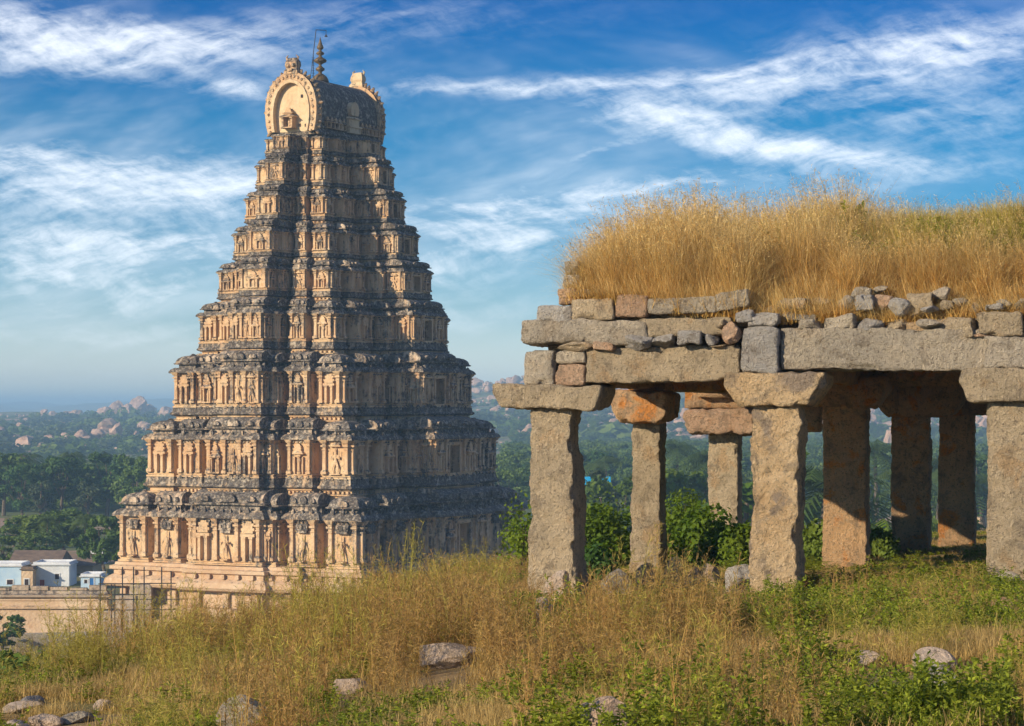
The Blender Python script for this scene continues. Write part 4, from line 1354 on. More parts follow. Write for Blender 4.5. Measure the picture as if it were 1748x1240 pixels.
me = np_mesh('roof_earth', np.stack([X_, Y_, Zr], -1).reshape(-1, 3), np.stack([i, i + 1, i + 1 + n_c, i + n_c], -1).reshape(-1, 4), True)
link('roof_earth', me, simple('roof_soil', (0.30, 0.17, 0.07), (0.18, 0.11, 0.05), .95, 5, .8), pav)

# ---------------------------------------------------------------- fallen stones on the hill
def ground_hit(px, py):
    """First point of the ground along the line of sight of a pixel."""
    Zs = np.linspace(8, 70, 1200)
    zz = ground((px - PX) / F * Zs, Zs)
    k = np.argmax((PY - py) / F * Zs < zz)
    return at(px, py, Zs[k]) if k else at(px, py, 30)
STONES = [  # x0, y0, x1, y1, material, label
    (716, 1106, 824, 1146, M_field, 'broad pale pink rock in the tall weeds below the tower'),
    (368, 1208, 456, 1262, M_grey, 'flat grey slab on the bottom edge left of centre'),
    (985, 1206, 1082, 1262, M_field, 'flat topped pinkish rock on the bottom edge below the pavilion'),
    (1580, 1146, 1636, 1196, M_blue, 'rounded grey stone in green weeds at lower right'),
    (1552, 1124, 1634, 1152, M_field, 'low tan rock just above the rounded grey stone'),
    (1446, 1126, 1506, 1146, M_field, 'thin flat pale stone lying left of the low tan rock'),
    (928, 1004, 988, 1044, M_field, 'orange tinted stone at the foot of the front left pillar'),
    (912, 1044, 946, 1068, M_field, 'small pale stone in grass below the front left pillar'),
    (964, 994, 1004, 1024, M_rust, 'rusty red stone right against the front left pillar'),
    (1022, 998, 1078, 1026, M_blue, 'dark slate coloured stone right of the front left pillar'),
    (1086, 988, 1126, 1014, M_grey, 'grey wedge stone under the second row pillar'),
    (1126, 974, 1166, 1010, M_flake, 'upright cream stone by the green bush'),
    (1166, 986, 1196, 1008, M_field, 'small pink stone right of the upright cream stone'),
    (1194, 980, 1234, 1006, M_field, 'squarish pink stone left of the long dark block'),
    (1230, 984, 1294, 1014, M_blue, 'long dark hewn block beside the flaking pillar'),
    (1016, 1024, 1044, 1040, M_field, 'small flat pebble like stone below the dark slate stone'),
    (1702, 988, 1744, 1006, M_grey, 'grey stone at the foot of the rightmost pillar'),
    (1698, 1030, 1738, 1054, M_rust, 'reddish stone in the weeds at the right edge'),
    (0, 1194, 64, 1222, M_field, 'long low pinkish rock on the left edge of the slope'),
    (42, 1190, 64, 1212, M_blue, 'small dark round stone on the long low rock'),
    (54, 1218, 92, 1246, M_field, 'tilted pale stone at the lower left corner'),
    (104, 1216, 142, 1240, M_grey, 'half buried grey stone right of the tilted pale stone'),
    (150, 1200, 192, 1218, M_field, 'flat pink stone in the short dry grass at lower left'),
    (568, 1168, 622, 1190, M_field, 'pinkish stone half hidden among brown stalks'),
    (4, 1232, 40, 1256, M_field, 'tan stone cut by the bottom left corner'),
]
for k, (x0, y0, x1, y1, mt, lab) in enumerate(STONES):
    p = ground_hit((x0 + x1) / 2, y1 - 3)
    w, h = (x1 - x0) / F * p.y, (y1 - y0) / F * p.y
    o = link('fallen_stone', rock_mesh('fallen_stone', w * 1.05, max(.28, w * .8), h * (1.7 if 900 < x0 < 1300 and y0 < 1060 else 1.2 if x0 > 300 else .6) + .04, 900 + k, 4, .06, 12), mt, None, (p.x, p.y + .1, p.z - .01), (0, 0, k * 1.3))
    tag(o, lab, 'stone', 'fallen stones lying about the hill')

# ---------------------------------------------------------------- compound wall, road, village
ZWALL = 229.0
def ztop(y, Z):
    return (PY - y) / F * Z
mb = MB()
xl, xr = (-60 - PX) / F * ZWALL - 12, (182 - PX) / F * ZWALL
cw = empty('compound_wall', (0, ZWALL, VALLEY))
tag(cw, 'long cream plastered temple compound wall with dark layered coping left of the tower', 'wall')
hw = ztop(1008, ZWALL) - VALLEY
mb.box(xl, xr, 0, .9, -.3, hw - 1.75)
link('wall_face', mb.mesh('wall_face'), M_comp, cw)
mb = MB()
mb.sweep(xl, xr, 0, .9, [(.0, hw - 1.75), (.22, hw - 1.70), (.25, hw - 1.5), (.05, hw - 1.42), (.03, hw - 1.0), (.12, hw - .95), (.12, hw - .8), (-.1, hw - .75)])
link('string_course', mb.mesh('string_course'), M_comp, cw)
mb = MB()
mb.sweep(xl, xr, 0, .9, [(-.1, hw - .75), (.30, hw - .62), (.34, hw - .40), (.1, hw - .3), (.0, hw - .05), (-.3, hw + .02)])
link('coping', mb.mesh('coping'), M_compd, cw)
for k in range(14):
    a = xl + (xr - xl) * (k + .1) / 14
    mb = MB(); mb.box(a, a + (xr - xl) / 14 * .86, -.05 - .02 * (k % 3), .7, hw, hw + .22 + .08 * ((k * 7) % 4))
    link('coping_stone', mb.mesh('coping_stone'), M_compd, cw)
# buttress where the wall meets the tower
mb = MB()
for k, (a, z_) in enumerate(((0, 2.2), (1.4, 3.6), (2.8, 4.6))):
    mb.box(xr - .6 + a, xr + 1.4 + a, -.6 + .12 * k, 1.8, -.3, z_)
link('stepped_end', mb.mesh('stepped_end'), M_compd, cw)
# road and low retaining wall in front of it
def strip(name, pts, w, h, mat, z):
    V_, Q_ = [], []
    for k, (x, y) in enumerate(pts):
        d = Vector(pts[min(k + 1, len(pts) - 1)]) - Vector(pts[max(k - 1, 0)])
        nrm = Vector((-d.y, d.x)).normalized() * w / 2
        zz = z if z is not None else gz(x, y)
        for (sx_, hh) in ((1, 0), (1, h), (-1, h), (-1, 0)):
            V_.append((x + nrm.x * sx_, y + nrm.y * sx_, zz + hh))
    for k in range(len(pts) - 1):
        for j in range(4):
            a, b_ = 4 * k + j, 4 * k + (j + 1) % 4
            Q_.append((a, b_, b_ + 4, a + 4))
    Q_.append((3, 2, 1, 0)); e = 4 * (len(pts) - 1); Q_.append((e, e + 1, e + 2, e + 3))
    mb = MB(); mb.add(V_, Q_)
    return link(name, mb.mesh(name), mat)
M_road = simple('pale_concrete', (0.46, 0.42, 0.38), (0.36, 0.33, 0.30), .9, .4, .2)
rp = [(-70 + 4.2 * k, 219 + 3.2 * math.sin(k * .16)) for k in range(14)]
tag(strip('road', rp, 5.0, .05, M_road, VALLEY), kind='structure')
rp2 = [(-56 + 2.6 * k, 207 + .40 * k + .016 * k * k) for k in range(16)]
rw = strip('retaining_wall', rp2, .8, 1.7, M_grey, None)
tag(rw, 'low curved grey stone retaining wall below the compound wall', 'wall')

def house(label, x0, x1, ytop, ybot, Z, wall, roof, openings, depth=5.0, slope=0):
    s = Z / F
    X0, X1 = (x0 - PX) * s, (x1 - PX) * s
    zb_ = VALLEY; zt_ = ztop(ytop, Z)
    e = empty('house', ((X0 + X1) / 2, Z + depth / 2, zb_))
    tag(e, label, 'house', 'village houses beyond the temple wall')
    w = (X1 - X0) / 2; h = zt_ - zb_
    mb = MB(); mb.box(-w, w, -depth / 2, depth / 2, -.2, h)
    link('wall', mb.mesh('wall'), wall, e)
    mb = MB()
    if slope:
        mb.add([(-w - .3, -depth / 2 - .4, h + .01), (w + .3, -depth / 2 - .4, h + .01), (w + .3, depth / 2 + .4, h + .01), (-w - .3, depth / 2 + .4, h + .01), (-w - .3, 0, h + slope), (w + .3, 0, h + slope)],
               [(0, 1, 5, 4), (2, 3, 4, 5), (0, 4, 3), (1, 2, 5), (3, 2, 1, 0)])
    else:
        mb.sweep(-w, w, -depth / 2, depth / 2, [(0, h), (.18, h + .04), (.2, h + .16), (.03, h + .2), (.03, h + .42), (-.12, h + .44), (-.14, h + .2)])
    link('roof', mb.mesh('roof'), roof, e)
    for (kind, a, b_, ya, yb, mt) in openings:
        xa, xb = (a - PX) * s - (X0 + X1) / 2, (b_ - PX) * s - (X0 + X1) / 2
        za, zbb = ztop(ya, Z) - zb_, max(ztop(yb, Z) - zb_, 0)
        fr = MB()
        fr.box(xa - .1, xa, -depth / 2 - .06, -depth / 2 + .1, zbb, za + .1); fr.box(xb, xb + .1, -depth / 2 - .06, -depth / 2 + .1, zbb, za + .1)
        fr.box(xa, xb, -depth / 2 - .055, -depth / 2 + .1, za, za + .095)
        part = link(kind, fr.mesh(kind), M_white, e)
        pn = MB(); pn.box(xa, xb, -depth / 2 - .025, -depth / 2 + .05, zbb, za)
        link('leaf' if kind == 'door' else 'pane', pn.mesh('leaf'), mt, part)
    return e
house('pale blue flat roofed house at the far left edge', -60, 36, 968, 1000, 290, M_sky, M_white, (('window', 12, 22, 990, 998, M_dark), ('door', -20, -10, 980, 1000, M_dark)))
house('small tan house squeezed between the blue and the white houses', 36.5, 56, 974, 1002, 288, M_comp, M_tiles, (('door', 42, 49, 989, 1002, M_dark),), 4)
house('long whitewashed house with a red brown door', 57, 118, 966, 1001, 290, M_white, M_white, (('door', 68, 76, 990, 1001, M_red), ('window', 94, 101, 980, 989, M_dark)))
house('low blue house with a bright blue door beside the scaffold', 138, 172, 986, 1001, 286, M_sky, M_white, (('door', 153, 160, 987, 1001, M_door), ('window', 144, 149, 990, 996, M_dark)), 4)
house('brown roofed house behind the white house', 18, 100, 962, 990, 305, M_comp, M_tiles, (('window', 30, 36, 964, 968, M_dark),), 8, 1.4)
house('dull brown roofed house behind the low blue house', 96, 158, 966, 990, 312, M_comp, M_tiles, (('window', 120, 126, 968, 974, M_dark),), 7, 1.3)
house('small white house glimpsed through the tree by the tower', 155, 176, 940, 990, 330, M_white, M_white, (('window', 160, 164, 952, 960, M_dark),), 4)
house('white house with a bright blue sheet roof seen between two pillars', 986, 1040, 842, 880, 400, M_white, M_tarp, (('window', 1000, 1008, 850, 858, M_dark), ('door', 1016, 1024, 850, 880, M_dark)), 5, 2.6)
house('tiny red roofed house in the dark wood at left', 32, 44, 788, 800, 880, M_white, simple('red_roof', (0.45, 0.12, 0.06)), (), 6, 2)
house('little white house on the slope of the far hill', 130, 142, 749, 756, 1500, M_white, M_white, (), 6)
house('dull roofed house seen past the rightmost shaded pillar', 1664, 1740, 880, 905, 420, M_comp, M_tiles, (('window', 1690, 1698, 884, 892, M_dark),), 6, 2)
# scaffold at the tower foot
sc_o = empty('scaffold', (0, 0, 0))
tag(sc_o, 'thin dark metal pole scaffold standing at the left foot of the tower', 'scaffold')
ZS = 217.0
for k, px_ in enumerate((171, 190, 196, 209, 228, 246, 276, 292)):
    p = at(px_, 980 if k not in (1, 2) else 998, ZS + 2.2 * (k % 2))
    top_y = (981, 998, 998, 968, 968, 968, 968, 975)[k]
    mb = MB(); mb.tube([(p.x, p.y, gz(p.x, p.y) - .1), (p.x, p.y, ztop(top_y, p.y))], .055, 6)
    link('pole', mb.mesh('pole'), M_iron, sc_o)
for (xa, xb, y_) in ((168, 300, 997), (168, 320, 1024), (168, 250, 1016), (170, 300, 1042)):
    a, b_ = at(xa, y_, ZS - .08), at(xb, y_ - 1, ZS - .08)
    mb = MB(); mb.tube([a, b_], .05, 6)
    link('rail', mb.mesh('rail'), M_iron, sc_o)
a, b_ = at(172, 1040, ZS), at(160, 1068, ZS)
mb = MB(); mb.tube([a, (b_.x, b_.y, gz(b_.x, b_.y))], .05, 6); link('brace', mb.mesh('brace'), M_iron, sc_o)

# ---------------------------------------------------------------- trees
def leaf_cloud(V_, Q_, c, rad, n, size, g, flat=.75):
    """Leaf-sized faces spread through one clump of a crown."""
    d = g.normal(size=(n, 3)); d /= np.linalg.norm(d, axis=1, keepdims=True)
    r = rad * g.uniform(.35, 1.0, (n, 1)) ** .6
    P = np.asarray(c) + d * r * np.array([1, 1, flat])
    nrm = d * .7 + g.normal(size=(n, 3)) * .6 + np.array([0, 0, .35])
    nrm /= np.linalg.norm(nrm, axis=1, keepdims=True)
    t1 = np.cross(nrm, g.normal(size=(n, 3))); t1 /= np.linalg.norm(t1, axis=1, keepdims=True)
    t2 = np.cross(nrm, t1)
    s = size * g.uniform(.6, 1.3, (n, 1))
    o = sum(len(v) for v in V_)
    quad = np.stack([P - t1 * s, P - t2 * s * .55, P + t1 * s, P + t2 * s * .55], 1).reshape(-1, 3)
    V_.append(quad)
    Q_.append(o + np.arange(n * 4).reshape(-1, 4))
def make_tree(kind, seed):
    """Unit tree (1 m tall, scaled later by 10): returns trunk mesh and crown mesh."""
    g = np.random.default_rng(seed)
    tr = MB(); V_, Q_ = [], []
    H = 10.0
    if kind == 'round':
        trunk, cr, clumps, size, per = .34, 4.0, 30, .34, 95
    elif kind == 'tall':
        trunk, cr, clumps, size, per = .20, 2.3, 30, .27, 80
    else:
        trunk, cr, clumps, size, per = .22, 4.6, 34, .36, 90
    bend = g.normal(0, .25, 2)
    tr.tube([(0, 0, -.3), (bend[0] * .4, bend[1] * .4, H * trunk * .6), (bend[0], bend[1], H * trunk), (bend[0] * 1.4, bend[1] * 1.5, H * .75)], [.32, .24, .20, .06], 7)
    for q in range(clumps):
        a = g.uniform(0, 6.28); zz = g.uniform(trunk, .95)
        prof = math.sin(math.pi * min(1, max(.06, (zz - trunk * .75) / (1.04 - trunk * .75)))) ** .6
        rr = cr * prof * math.sqrt(g.uniform(.12, 1)) * g.uniform(.75, 1.12)
        c = np.array([bend[0] + math.cos(a) * rr, bend[1] + math.sin(a) * rr, zz * H])
        leaf_cloud(V_, Q_, c, g.uniform(.6, 1.35) * (.75 if kind == 'tall' else 1), per, size, g)
        if q % 2 == 0:
            st = (bend[0], bend[1], H * trunk * g.uniform(.8, 1.4))
            md = ((st[0] + c[0]) / 2, (st[1] + c[1]) / 2, (st[2] * .6 + c[2] * .4))
            tr.tube([st, md, tuple(c)], [.11, .07, .025], 5)
    return tr.mesh('trunk'), np_mesh('crown', np.concatenate(V_), np.concatenate(Q_))
def make_palm(seed):
    g = np.random.default_rng(seed)
    tr = MB(); V_, Q_ = [], []
    lean = g.normal(0, .5, 2)
    H = 8.2
    tr.tube([(0, 0, -.3), (lean[0] * .3, lean[1] * .3, H * .4), (lean[0], lean[1], H)], [.20, .14, .11], 7)
    top = np.array([lean[0], lean[1], H])
    o = 0
    for q in range(26):
        a = q * 2.4 + g.uniform(-.2, .2)
        el_ = g.uniform(-.5, 1.25)
        L = g.uniform(2.6, 3.6)
        dirh = np.array([math.cos(a), math.sin(a), 0])
        side = np.array([-math.sin(a), math.cos(a), 0])
        n = 15
        tt = np.linspace(0, 1, n)
        P = top + np.outer(tt * L * math.cos(el_) * (1 - .12 * tt), dirh) + np.outer(L * (math.sin(el_) * tt - .75 * tt ** 2.1), [0, 0, 1])
        for sgn in (-1, 1):
            for k in range(1, n - 1):
                ll = .85 * math.sin(math.pi * (tt[k] * .82 + .14)) + .12
                tipd = side * sgn * .8 + dirh * .45 + np.array([0, 0, -.45 - .25 * g.uniform()])
                b0, b1 = P[k], P[k] + (P[k + 1] - P[k]) * .55
                tip = P[k] + tipd / np.linalg.norm(tipd) * ll
                V_.append(np.array([b0, b1, tip + (b1 - b0) * .25, tip])); Q_.append(np.arange(4)[None] + o); o += 4
        for k in range(n - 1):
            wv = side * .035 * (1 - tt[k] * .7)
            V_.append(np.array([P[k] - wv, P[k] + wv, P[k + 1] + wv * .8, P[k + 1] - wv * .8])); Q_.append(np.arange(4)[None] + o); o += 4
    return tr.mesh('trunk'), np_mesh('crown', np.concatenate(V_), np.concatenate(Q_))
TREES = {'round': [make_tree('round', s) for s in (1, 2, 3)], 'tall': [make_tree('tall', s) for s in (4, 5)], 'wide': [make_tree('wide', s) for s in (6, 7)], 'palm': [make_palm(s) for s in (8, 9, 10)]}
_crown_cache = {}
def tree(name, label, px_, ytop, Z, kind, mat, wid=1.0, group='trees in the valley', seed=0):
    variants = TREES[kind]
    tm, cm = variants[seed % len(variants)]
    key = (cm.name, mat.name)
    if key not in _crown_cache:
        c = cm.copy(); c.materials.clear(); c.materials.append(mat); _crown_cache[key] = c
    x, y = (px_ - PX) / F * Z, Z
    z = gz(x, y)
    h = ztop(ytop, Z) - z
    s = h / (10.2 if kind != 'palm' else 9.6)
    e = empty(name, (x, y, z), seed * 1.7)
    sw = s * wid
    link('trunk', tm, M_bark, e, scale=(sw, sw, s))
    link('crown', _crown_cache[key], mat, e, scale=(sw, sw, s))
    tag(e, label, 'palm' if kind == 'palm' else 'tree', group)
    return e
T_ = [  # name, label, column, top row, depth, kind, material, width
    ('broadleaf_tree', 'dark rounded tree cut by the left edge of the wood', 6, 772, 480, 'round', M_leafB, 1.25),
    ('broadleaf_tree', 'dark broad tree left of the two pale slim trees', 38, 786, 470, 'wide', M_leafB, 1.0),
    ('slim_tree', 'pale slim tree standing before the left of the dark wood', 68, 800, 455, 'tall', M_leafC, 1.1),
    ('broadleaf_tree', 'tall dark tree between the two pale slim trees', 104, 778, 475, 'round', M_leafB, 1.15),
    ('slim_tree', 'pale slim tree standing before the middle of the dark wood', 152, 802, 455, 'tall', M_leafC, 1.1),
    ('broadleaf_tree', 'big dark tree with a pointed top left of the tower', 182, 770, 478, 'round', M_leafB, 1.3),
    ('broadleaf_tree', 'dark tree in the wood partly behind the tower edge', 226, 778, 470, 'wide', M_leafB, 1.0),
    ('broadleaf_tree', 'dull green tree rising behind the second pale slim tree', 138, 784, 500, 'wide', M_leafB, 1.0),
    ('broadleaf_tree', 'dull green tree rising behind the first pale slim tree', 78, 790, 498, 'round', M_leafB, 1.1),
    ('broadleaf_tree', 'olive tree top peeping above the far left wood', 22, 776, 540, 'wide', M_leafA, 1.0),
    ('broadleaf_tree', 'olive tree top above the middle of the wood', 118, 775, 560, 'round', M_leafA, 1.1),
    ('broadleaf_tree', 'bushy tree beside the tower behind its first storey', 246, 792, 440, 'round', M_leafB, 1.1),
    ('broadleaf_tree', 'sunlit bushy tree left of the fanned palm', 48, 878, 345, 'round', M_leafA, 1.9),
    ('coconut_palm', 'palm with hanging fronds behind the white houses', 78, 876, 335, 'palm', M_palm, 1.1),
    ('broadleaf_tree', 'sunlit round tree right of the fanned palm', 112, 868, 345, 'round', M_leafA, 1.9),
    ('coconut_palm', 'palm with one long pale frond left of the dark tree', 150, 872, 340, 'palm', M_palm, 1.1),
    ('broadleaf_tree', 'bushy tree between the houses and the dark wood', 140, 878, 355, 'wide', M_leafA, 1.4),
    ('broadleaf_tree', 'dense dark green tree right against the tower corner', 180, 876, 300, 'round', M_leafB, .95),
    ('broadleaf_tree', 'fresh green tree just behind the dense dark one', 196, 882, 318, 'wide', M_leafD, .7),
    ('broadleaf_tree', 'leafy tree on the left edge behind the pale blue house', 4, 912, 315, 'round', M_leafA, 1.1),
    ('broadleaf_tree', 'small dark tree before the cream compound wall at the left edge', 4, 1046, 205, 'round', M_leafB, 1.5),
    ('coconut_palm', 'palm standing above the wood near the middle', 122, 766, 520, 'palm', M_palm, 1.3),
    ('coconut_palm', 'palm at the far left above the wood', 54, 768, 530, 'palm', M_palm, 1.3),
    ('coconut_palm', 'palm above the wood close to the tower', 168, 766, 525, 'palm', M_palm, 1.3),
    ('broadleaf_tree', 'wide tree filling the gap behind the brown roofs', 86, 892, 370, 'wide', M_leafB, 1.6),
    ('broadleaf_tree', 'dark bushy tree behind the leftmost near tree', 24, 890, 372, 'round', M_leafB, 1.8),
    ('broadleaf_tree', 'rounded tree peeping over the sunlit round tree', 128, 866, 390, 'wide', M_leafB, 1.3),
    ('broadleaf_tree', 'low tree in shade just above the brown roofs', 60, 906, 330, 'wide', M_leafB, 1.5),
    # seen through and beyond the pavilion
    ('broadleaf_tree', 'slender sparse tree in front of the blue roofed house', 1024, 792, 300, 'tall', M_leafC, 1.3),
    ('broadleaf_tree', 'rounded olive tree right of the blue roofed house', 1060, 806, 290, 'round', M_leafA, 1.1),
    ('broadleaf_tree', 'bluish tree below the overhanging capital right of the tower', 880, 770, 560, 'wide', M_leafB, 1.1),
    ('broadleaf_tree', 'dark tree just right of the lower tower storeys', 868, 792, 450, 'round', M_leafB, 1.1),
    ('broadleaf_tree', 'dark tree behind the blue roofed house', 1000, 768, 520, 'wide', M_leafB, 1.2),
    ('coconut_palm', 'palm rising left of the second row pillar', 1050, 772, 430, 'palm', M_palm, 1.3),
    ('coconut_palm', 'tall palm right of the second row pillar', 1160, 742, 420, 'palm', M_palm, 1.2),
    ('coconut_palm', 'drooping palm beside the third row pillar', 1196, 756, 330, 'palm', M_palm, 1.25),
    ('broadleaf_tree', 'fresh tree in the gap left of the third row pillar', 1170, 800, 280, 'round', M_leafD, 1.1),
    ('broadleaf_tree', 'dark tree between second and third row pillars', 1180, 776, 460, 'wide', M_leafB, 1.1),
    ('broadleaf_tree', 'bright green tree behind the third row pillar', 1268, 742, 210, 'tall', M_leafD, 1.5),
    ('coconut_palm', 'palm with a great arching frond right of the flaking pillar', 1386, 776, 190, 'palm', M_palm, 1.35),
    ('broadleaf_tree', 'leafy tree behind the arching palm', 1392, 830, 240, 'round', M_leafB, 1.1),
    ('coconut_palm', 'palm framed by the two shaded pillars', 1498, 742, 360, 'palm', M_palm, 1.3),
    ('coconut_palm', 'lower palm in the gap of the two shaded pillars', 1512, 790, 300, 'palm', M_palm, 1.3),
    ('coconut_palm', 'small bright palm at the foot of the gap between shaded pillars', 1500, 850, 120, 'palm', M_leafD, 1.2),
    ('broadleaf_tree', 'dark tree in the gap between the shaded pillars', 1480, 810, 420, 'wide', M_leafB, 1.1),
    ('coconut_palm', 'palm in the narrow gap before the last shaded pillar', 1597, 770, 330, 'palm', M_palm, 1.2),
    ('broadleaf_tree', 'tree in the narrow gap before the last shaded pillar', 1600, 800, 380, 'tall', M_leafB, 1.6),
    ('broadleaf_tree', 'dark tree left of the rightmost pillar', 1680, 770, 420, 'round', M_leafB, 1.2),
    ('coconut_palm', 'palm left of the rightmost pillar', 1684, 800, 330, 'palm', M_palm, 1.2),
    ('broadleaf_tree', 'sunny shrub like tree at the foot of the rightmost gap', 1676, 862, 200, 'round', M_leafA, 1.2),
]
for k, (nm, lab, px_, yt, Z, kind, mat, wd) in enumerate(T_):
    tree(nm, lab, px_, yt, Z, kind, mat, wd, seed=k)

# the far wood between the valley and the hills: one mass
srct = []
for (kind, mt, n_) in (('round', M_leafB, 0), ('wide', M_leafB, 0), ('tall', M_leafB, 1), ('round', M_leafA, 1), ('palm', M_palm, 0)):
    c = TREES[kind][n_][1].copy(); c.materials.clear(); c.materials.append(mt)
    srct.append(link('far_tree_source', c, mt))
C_t = source_collection('far_tree_sources', srct)
pts, rots, scl, pick = [], [], [], []
for k, az_, r_, x_, y_, nn_ in polar(4200, 505, 1350, 60, 0, 3):
    if az_ < -1.5 and 640 < r_ < 900 and nn_ < .05:
        continue
    s_ = rng.uniform(.55, 1.15) * (1.0 if r_ < 900 else .75)
    z_ = VALLEY + 3
    if az_ < 0 and z_ + s_ * 10 > (PY - 768) / F * r_:
        s_ = max(.25, ((PY - 768) / F * r_ - z_) / 10)
    pts.append((x_, y_, -.8 * s_)); rots.append((0, 0, rng.uniform(0, 6.3))); scl.append((s_ * rng.uniform(.9, 1.4), s_ * rng.uniform(.9, 1.4), s_)); pick.append(rng.choice(5, p=[.3, .25, .12, .18, .15]))
pts = on_ground(pts)
scatter('far_wood', pts, rots, scl, pick, C_t, 'dark wood of trees and palms filling the far valley')
# scrub of the hillsides
g = np.random.default_rng(77)
srcs = []
for mt in (M_leafC, M_leafA):
    V_, Q_ = [], []
    for q in range(5):
        leaf_cloud(V_, Q_, (g.uniform(-.5, .5), g.uniform(-.5, .5), .25 + g.uniform(0, .3)), .5, 26, .22, g)
    srcs.append(link('scrub_source', np_mesh('scrub', np.concatenate(V_), np.concatenate(Q_)), mt))
C_s = source_collection('scrub_sources', srcs)
pts, rots, scl, pick = [], [], [], []
for k, az_, r_, x_, y_, nn_ in polar(9000, 1100, 2650, 90, 9, 8):
    if nn_ < rng.uniform(-.35, .6):
        continue
    s_ = rng.lognormal(1.25, .45)
    pts.append((x_, y_, -.1 * s_)); rots.append((0, 0, rng.uniform(0, 6.3))); scl.append((s_ * 1.3, s_ * 1.3, s_)); pick.append(k % 2)
pts = on_ground(pts)
scatter('hillside_scrub', pts, rots, scl, pick, C_s, 'green scrub growing between the boulders of the hills')

# ---------------------------------------------------------------- bushes on the hill
def bush(label, px_, py, ytop, wpx, Z, mat, seed, size=.055, n=240, depth=1.3):
    gg = np.random.default_rng(seed)
    x, y = (px_ - PX) / F * Z, Z
    z = gz(x, y)
    h = ztop(ytop, Z) - z; w = wpx / F * Z / 2
    e = empty('bush', (x, y, z))
    V_, Q_ = [], []
    st = MB()
    for q in range(20):
        a = gg.uniform(0, 6.28); rr = math.sqrt(gg.uniform(0, 1))
        hh = h * gg.uniform(.45, .98) * (1 - .4 * rr ** 2)
        c = (math.cos(a) * rr * w * .8, math.sin(a) * rr * depth * .6, hh * gg.uniform(.55, .9))
        leaf_cloud(V_, Q_, c, gg.uniform(.18, .40) * min(1.3, h), int(n * gg.uniform(.5, 1.3)), size * gg.uniform(.55, 1.15), gg, .9)
        st.tube([(c[0] * .3, c[1] * .3, -.05), (c[0] * .7, c[1] * .7, c[2] * .6), c], [.014, .01, .004], 4)
    link('foliage', np_mesh('foliage', np.concatenate(V_), np.concatenate(Q_)), mat, e)
    link('stem', st.mesh('stem'), M_bark, e)
    tag(e, label, 'bush', 'bushes growing in and round the pavilion')
bush('large bright green bush between the second row pillar and the flaking pillar', 1205, 980, 850, 170, 41, M_leafD, 1)
bush('green bush in front of the third row pillar', 1262, 960, 880, 84, 40, M_leafD, 2)
bush('tall green shrub rising right of the second row pillar', 1166, 960, 826, 70, 44, M_leafD, 3)
bush('dark leafed bush right of the front left pillar', 1022, 1000, 930, 52, 34.5, M_leafB, 4, .05, 140)
bush('yellow green bush behind the front left pillar', 1030, 960, 836, 130, 44, M_leafD, 5)
bush('green bush right of the flaking pillar', 1392, 980, 880, 60, 40, M_leafA, 6)
bush('green bush at the foot of the gap between the shaded pillars', 1504, 980, 900, 46, 42, M_leafA, 7)
bush('small bright bush before the shaded pillars', 1592, 1010, 972, 70, 34, M_leafD, 8, .045, 150)
bush('dark green weed clump at the right edge', 1690, 1040, 985, 80, 29, M_leafA, 9, .04, 150, .7)
bush('green creeper tuft growing just left of the front left pillar', 896, 960, 845, 30, 43, M_leafD, 10, .05, 90)
bush('dark bush at the left edge where the slope drops', 12, 1190, 1100, 90, 26, M_leafB, 11, .05, 170)
bush('greenish shrub on the slope right of the dark left bush', 62, 1180, 1118, 70, 27, M_leafA, 12, .045, 130)

# ---------------------------------------------------------------- grasses
def blade_set(n, rad, h0, h1, w, bend, g, seg=4, tilt=.18):
    """Curved tapering blades rooted in a small disc."""
    a = g.uniform(0, 6.283, n); r = rad * np.sqrt(g.uniform(0, 1, n))
    base = np.stack([r * np.cos(a), r * np.sin(a), np.zeros(n)], 1)
    az = g.uniform(0, 6.283, n)
    d = np.stack([np.cos(az), np.sin(az), np.zeros(n)], 1)
    s = np.stack([-np.sin(az), np.cos(az), np.zeros(n)], 1)
    rot = g.uniform(0, 6.283, n)
    s = s * np.cos(rot)[:, None] + d * np.sin(rot)[:, None]
    h = g.uniform(h0, h1, n); bd = g.uniform(.2, 1, n) ** 2 * bend; tl = g.uniform(0, tilt, n)
    ww0 = w * g.uniform(.6, 1.5, n)[:, None]
    V_, T_ = [], []
    br = g.uniform(0, 1, n)
    for k in range(seg + 1):
        t_ = k / seg
        c = base + d * ((tl * t_ + bd * t_ ** 2.2) * h)[:, None] + np.array([0, 0, 1]) * (h * (t_ - .35 * bd * t_ ** 2.5))[:, None]
        ww = ww0 * (1 - .85 * t_)
        V_.append(c - s * ww / 2); V_.append(c + s * ww / 2)
        T_ += [np.stack([np.full(n, t_), br], 1)] * 2
    V_ = np.stack(V_, 1); T_ = np.stack(T_, 1)
    Q_ = []
    o = np.arange(n)[:, None] * (2 * (seg + 1))
    for k in range(seg):
        Q_.append(o + np.array([2 * k, 2 * k + 1, 2 * k + 3, 2 * k + 2]))
    return V_.reshape(-1, 3), np.concatenate(Q_), T_.reshape(-1, 2)
def join(parts):
    V_, Q_, T_, o = [], [], [], 0
    for v, q, t_ in parts:
        V_.append(v); Q_.append(q + o); T_.append(t_); o += len(v)
    return np.concatenate(V_), np.concatenate(Q_), np.concatenate(T_)
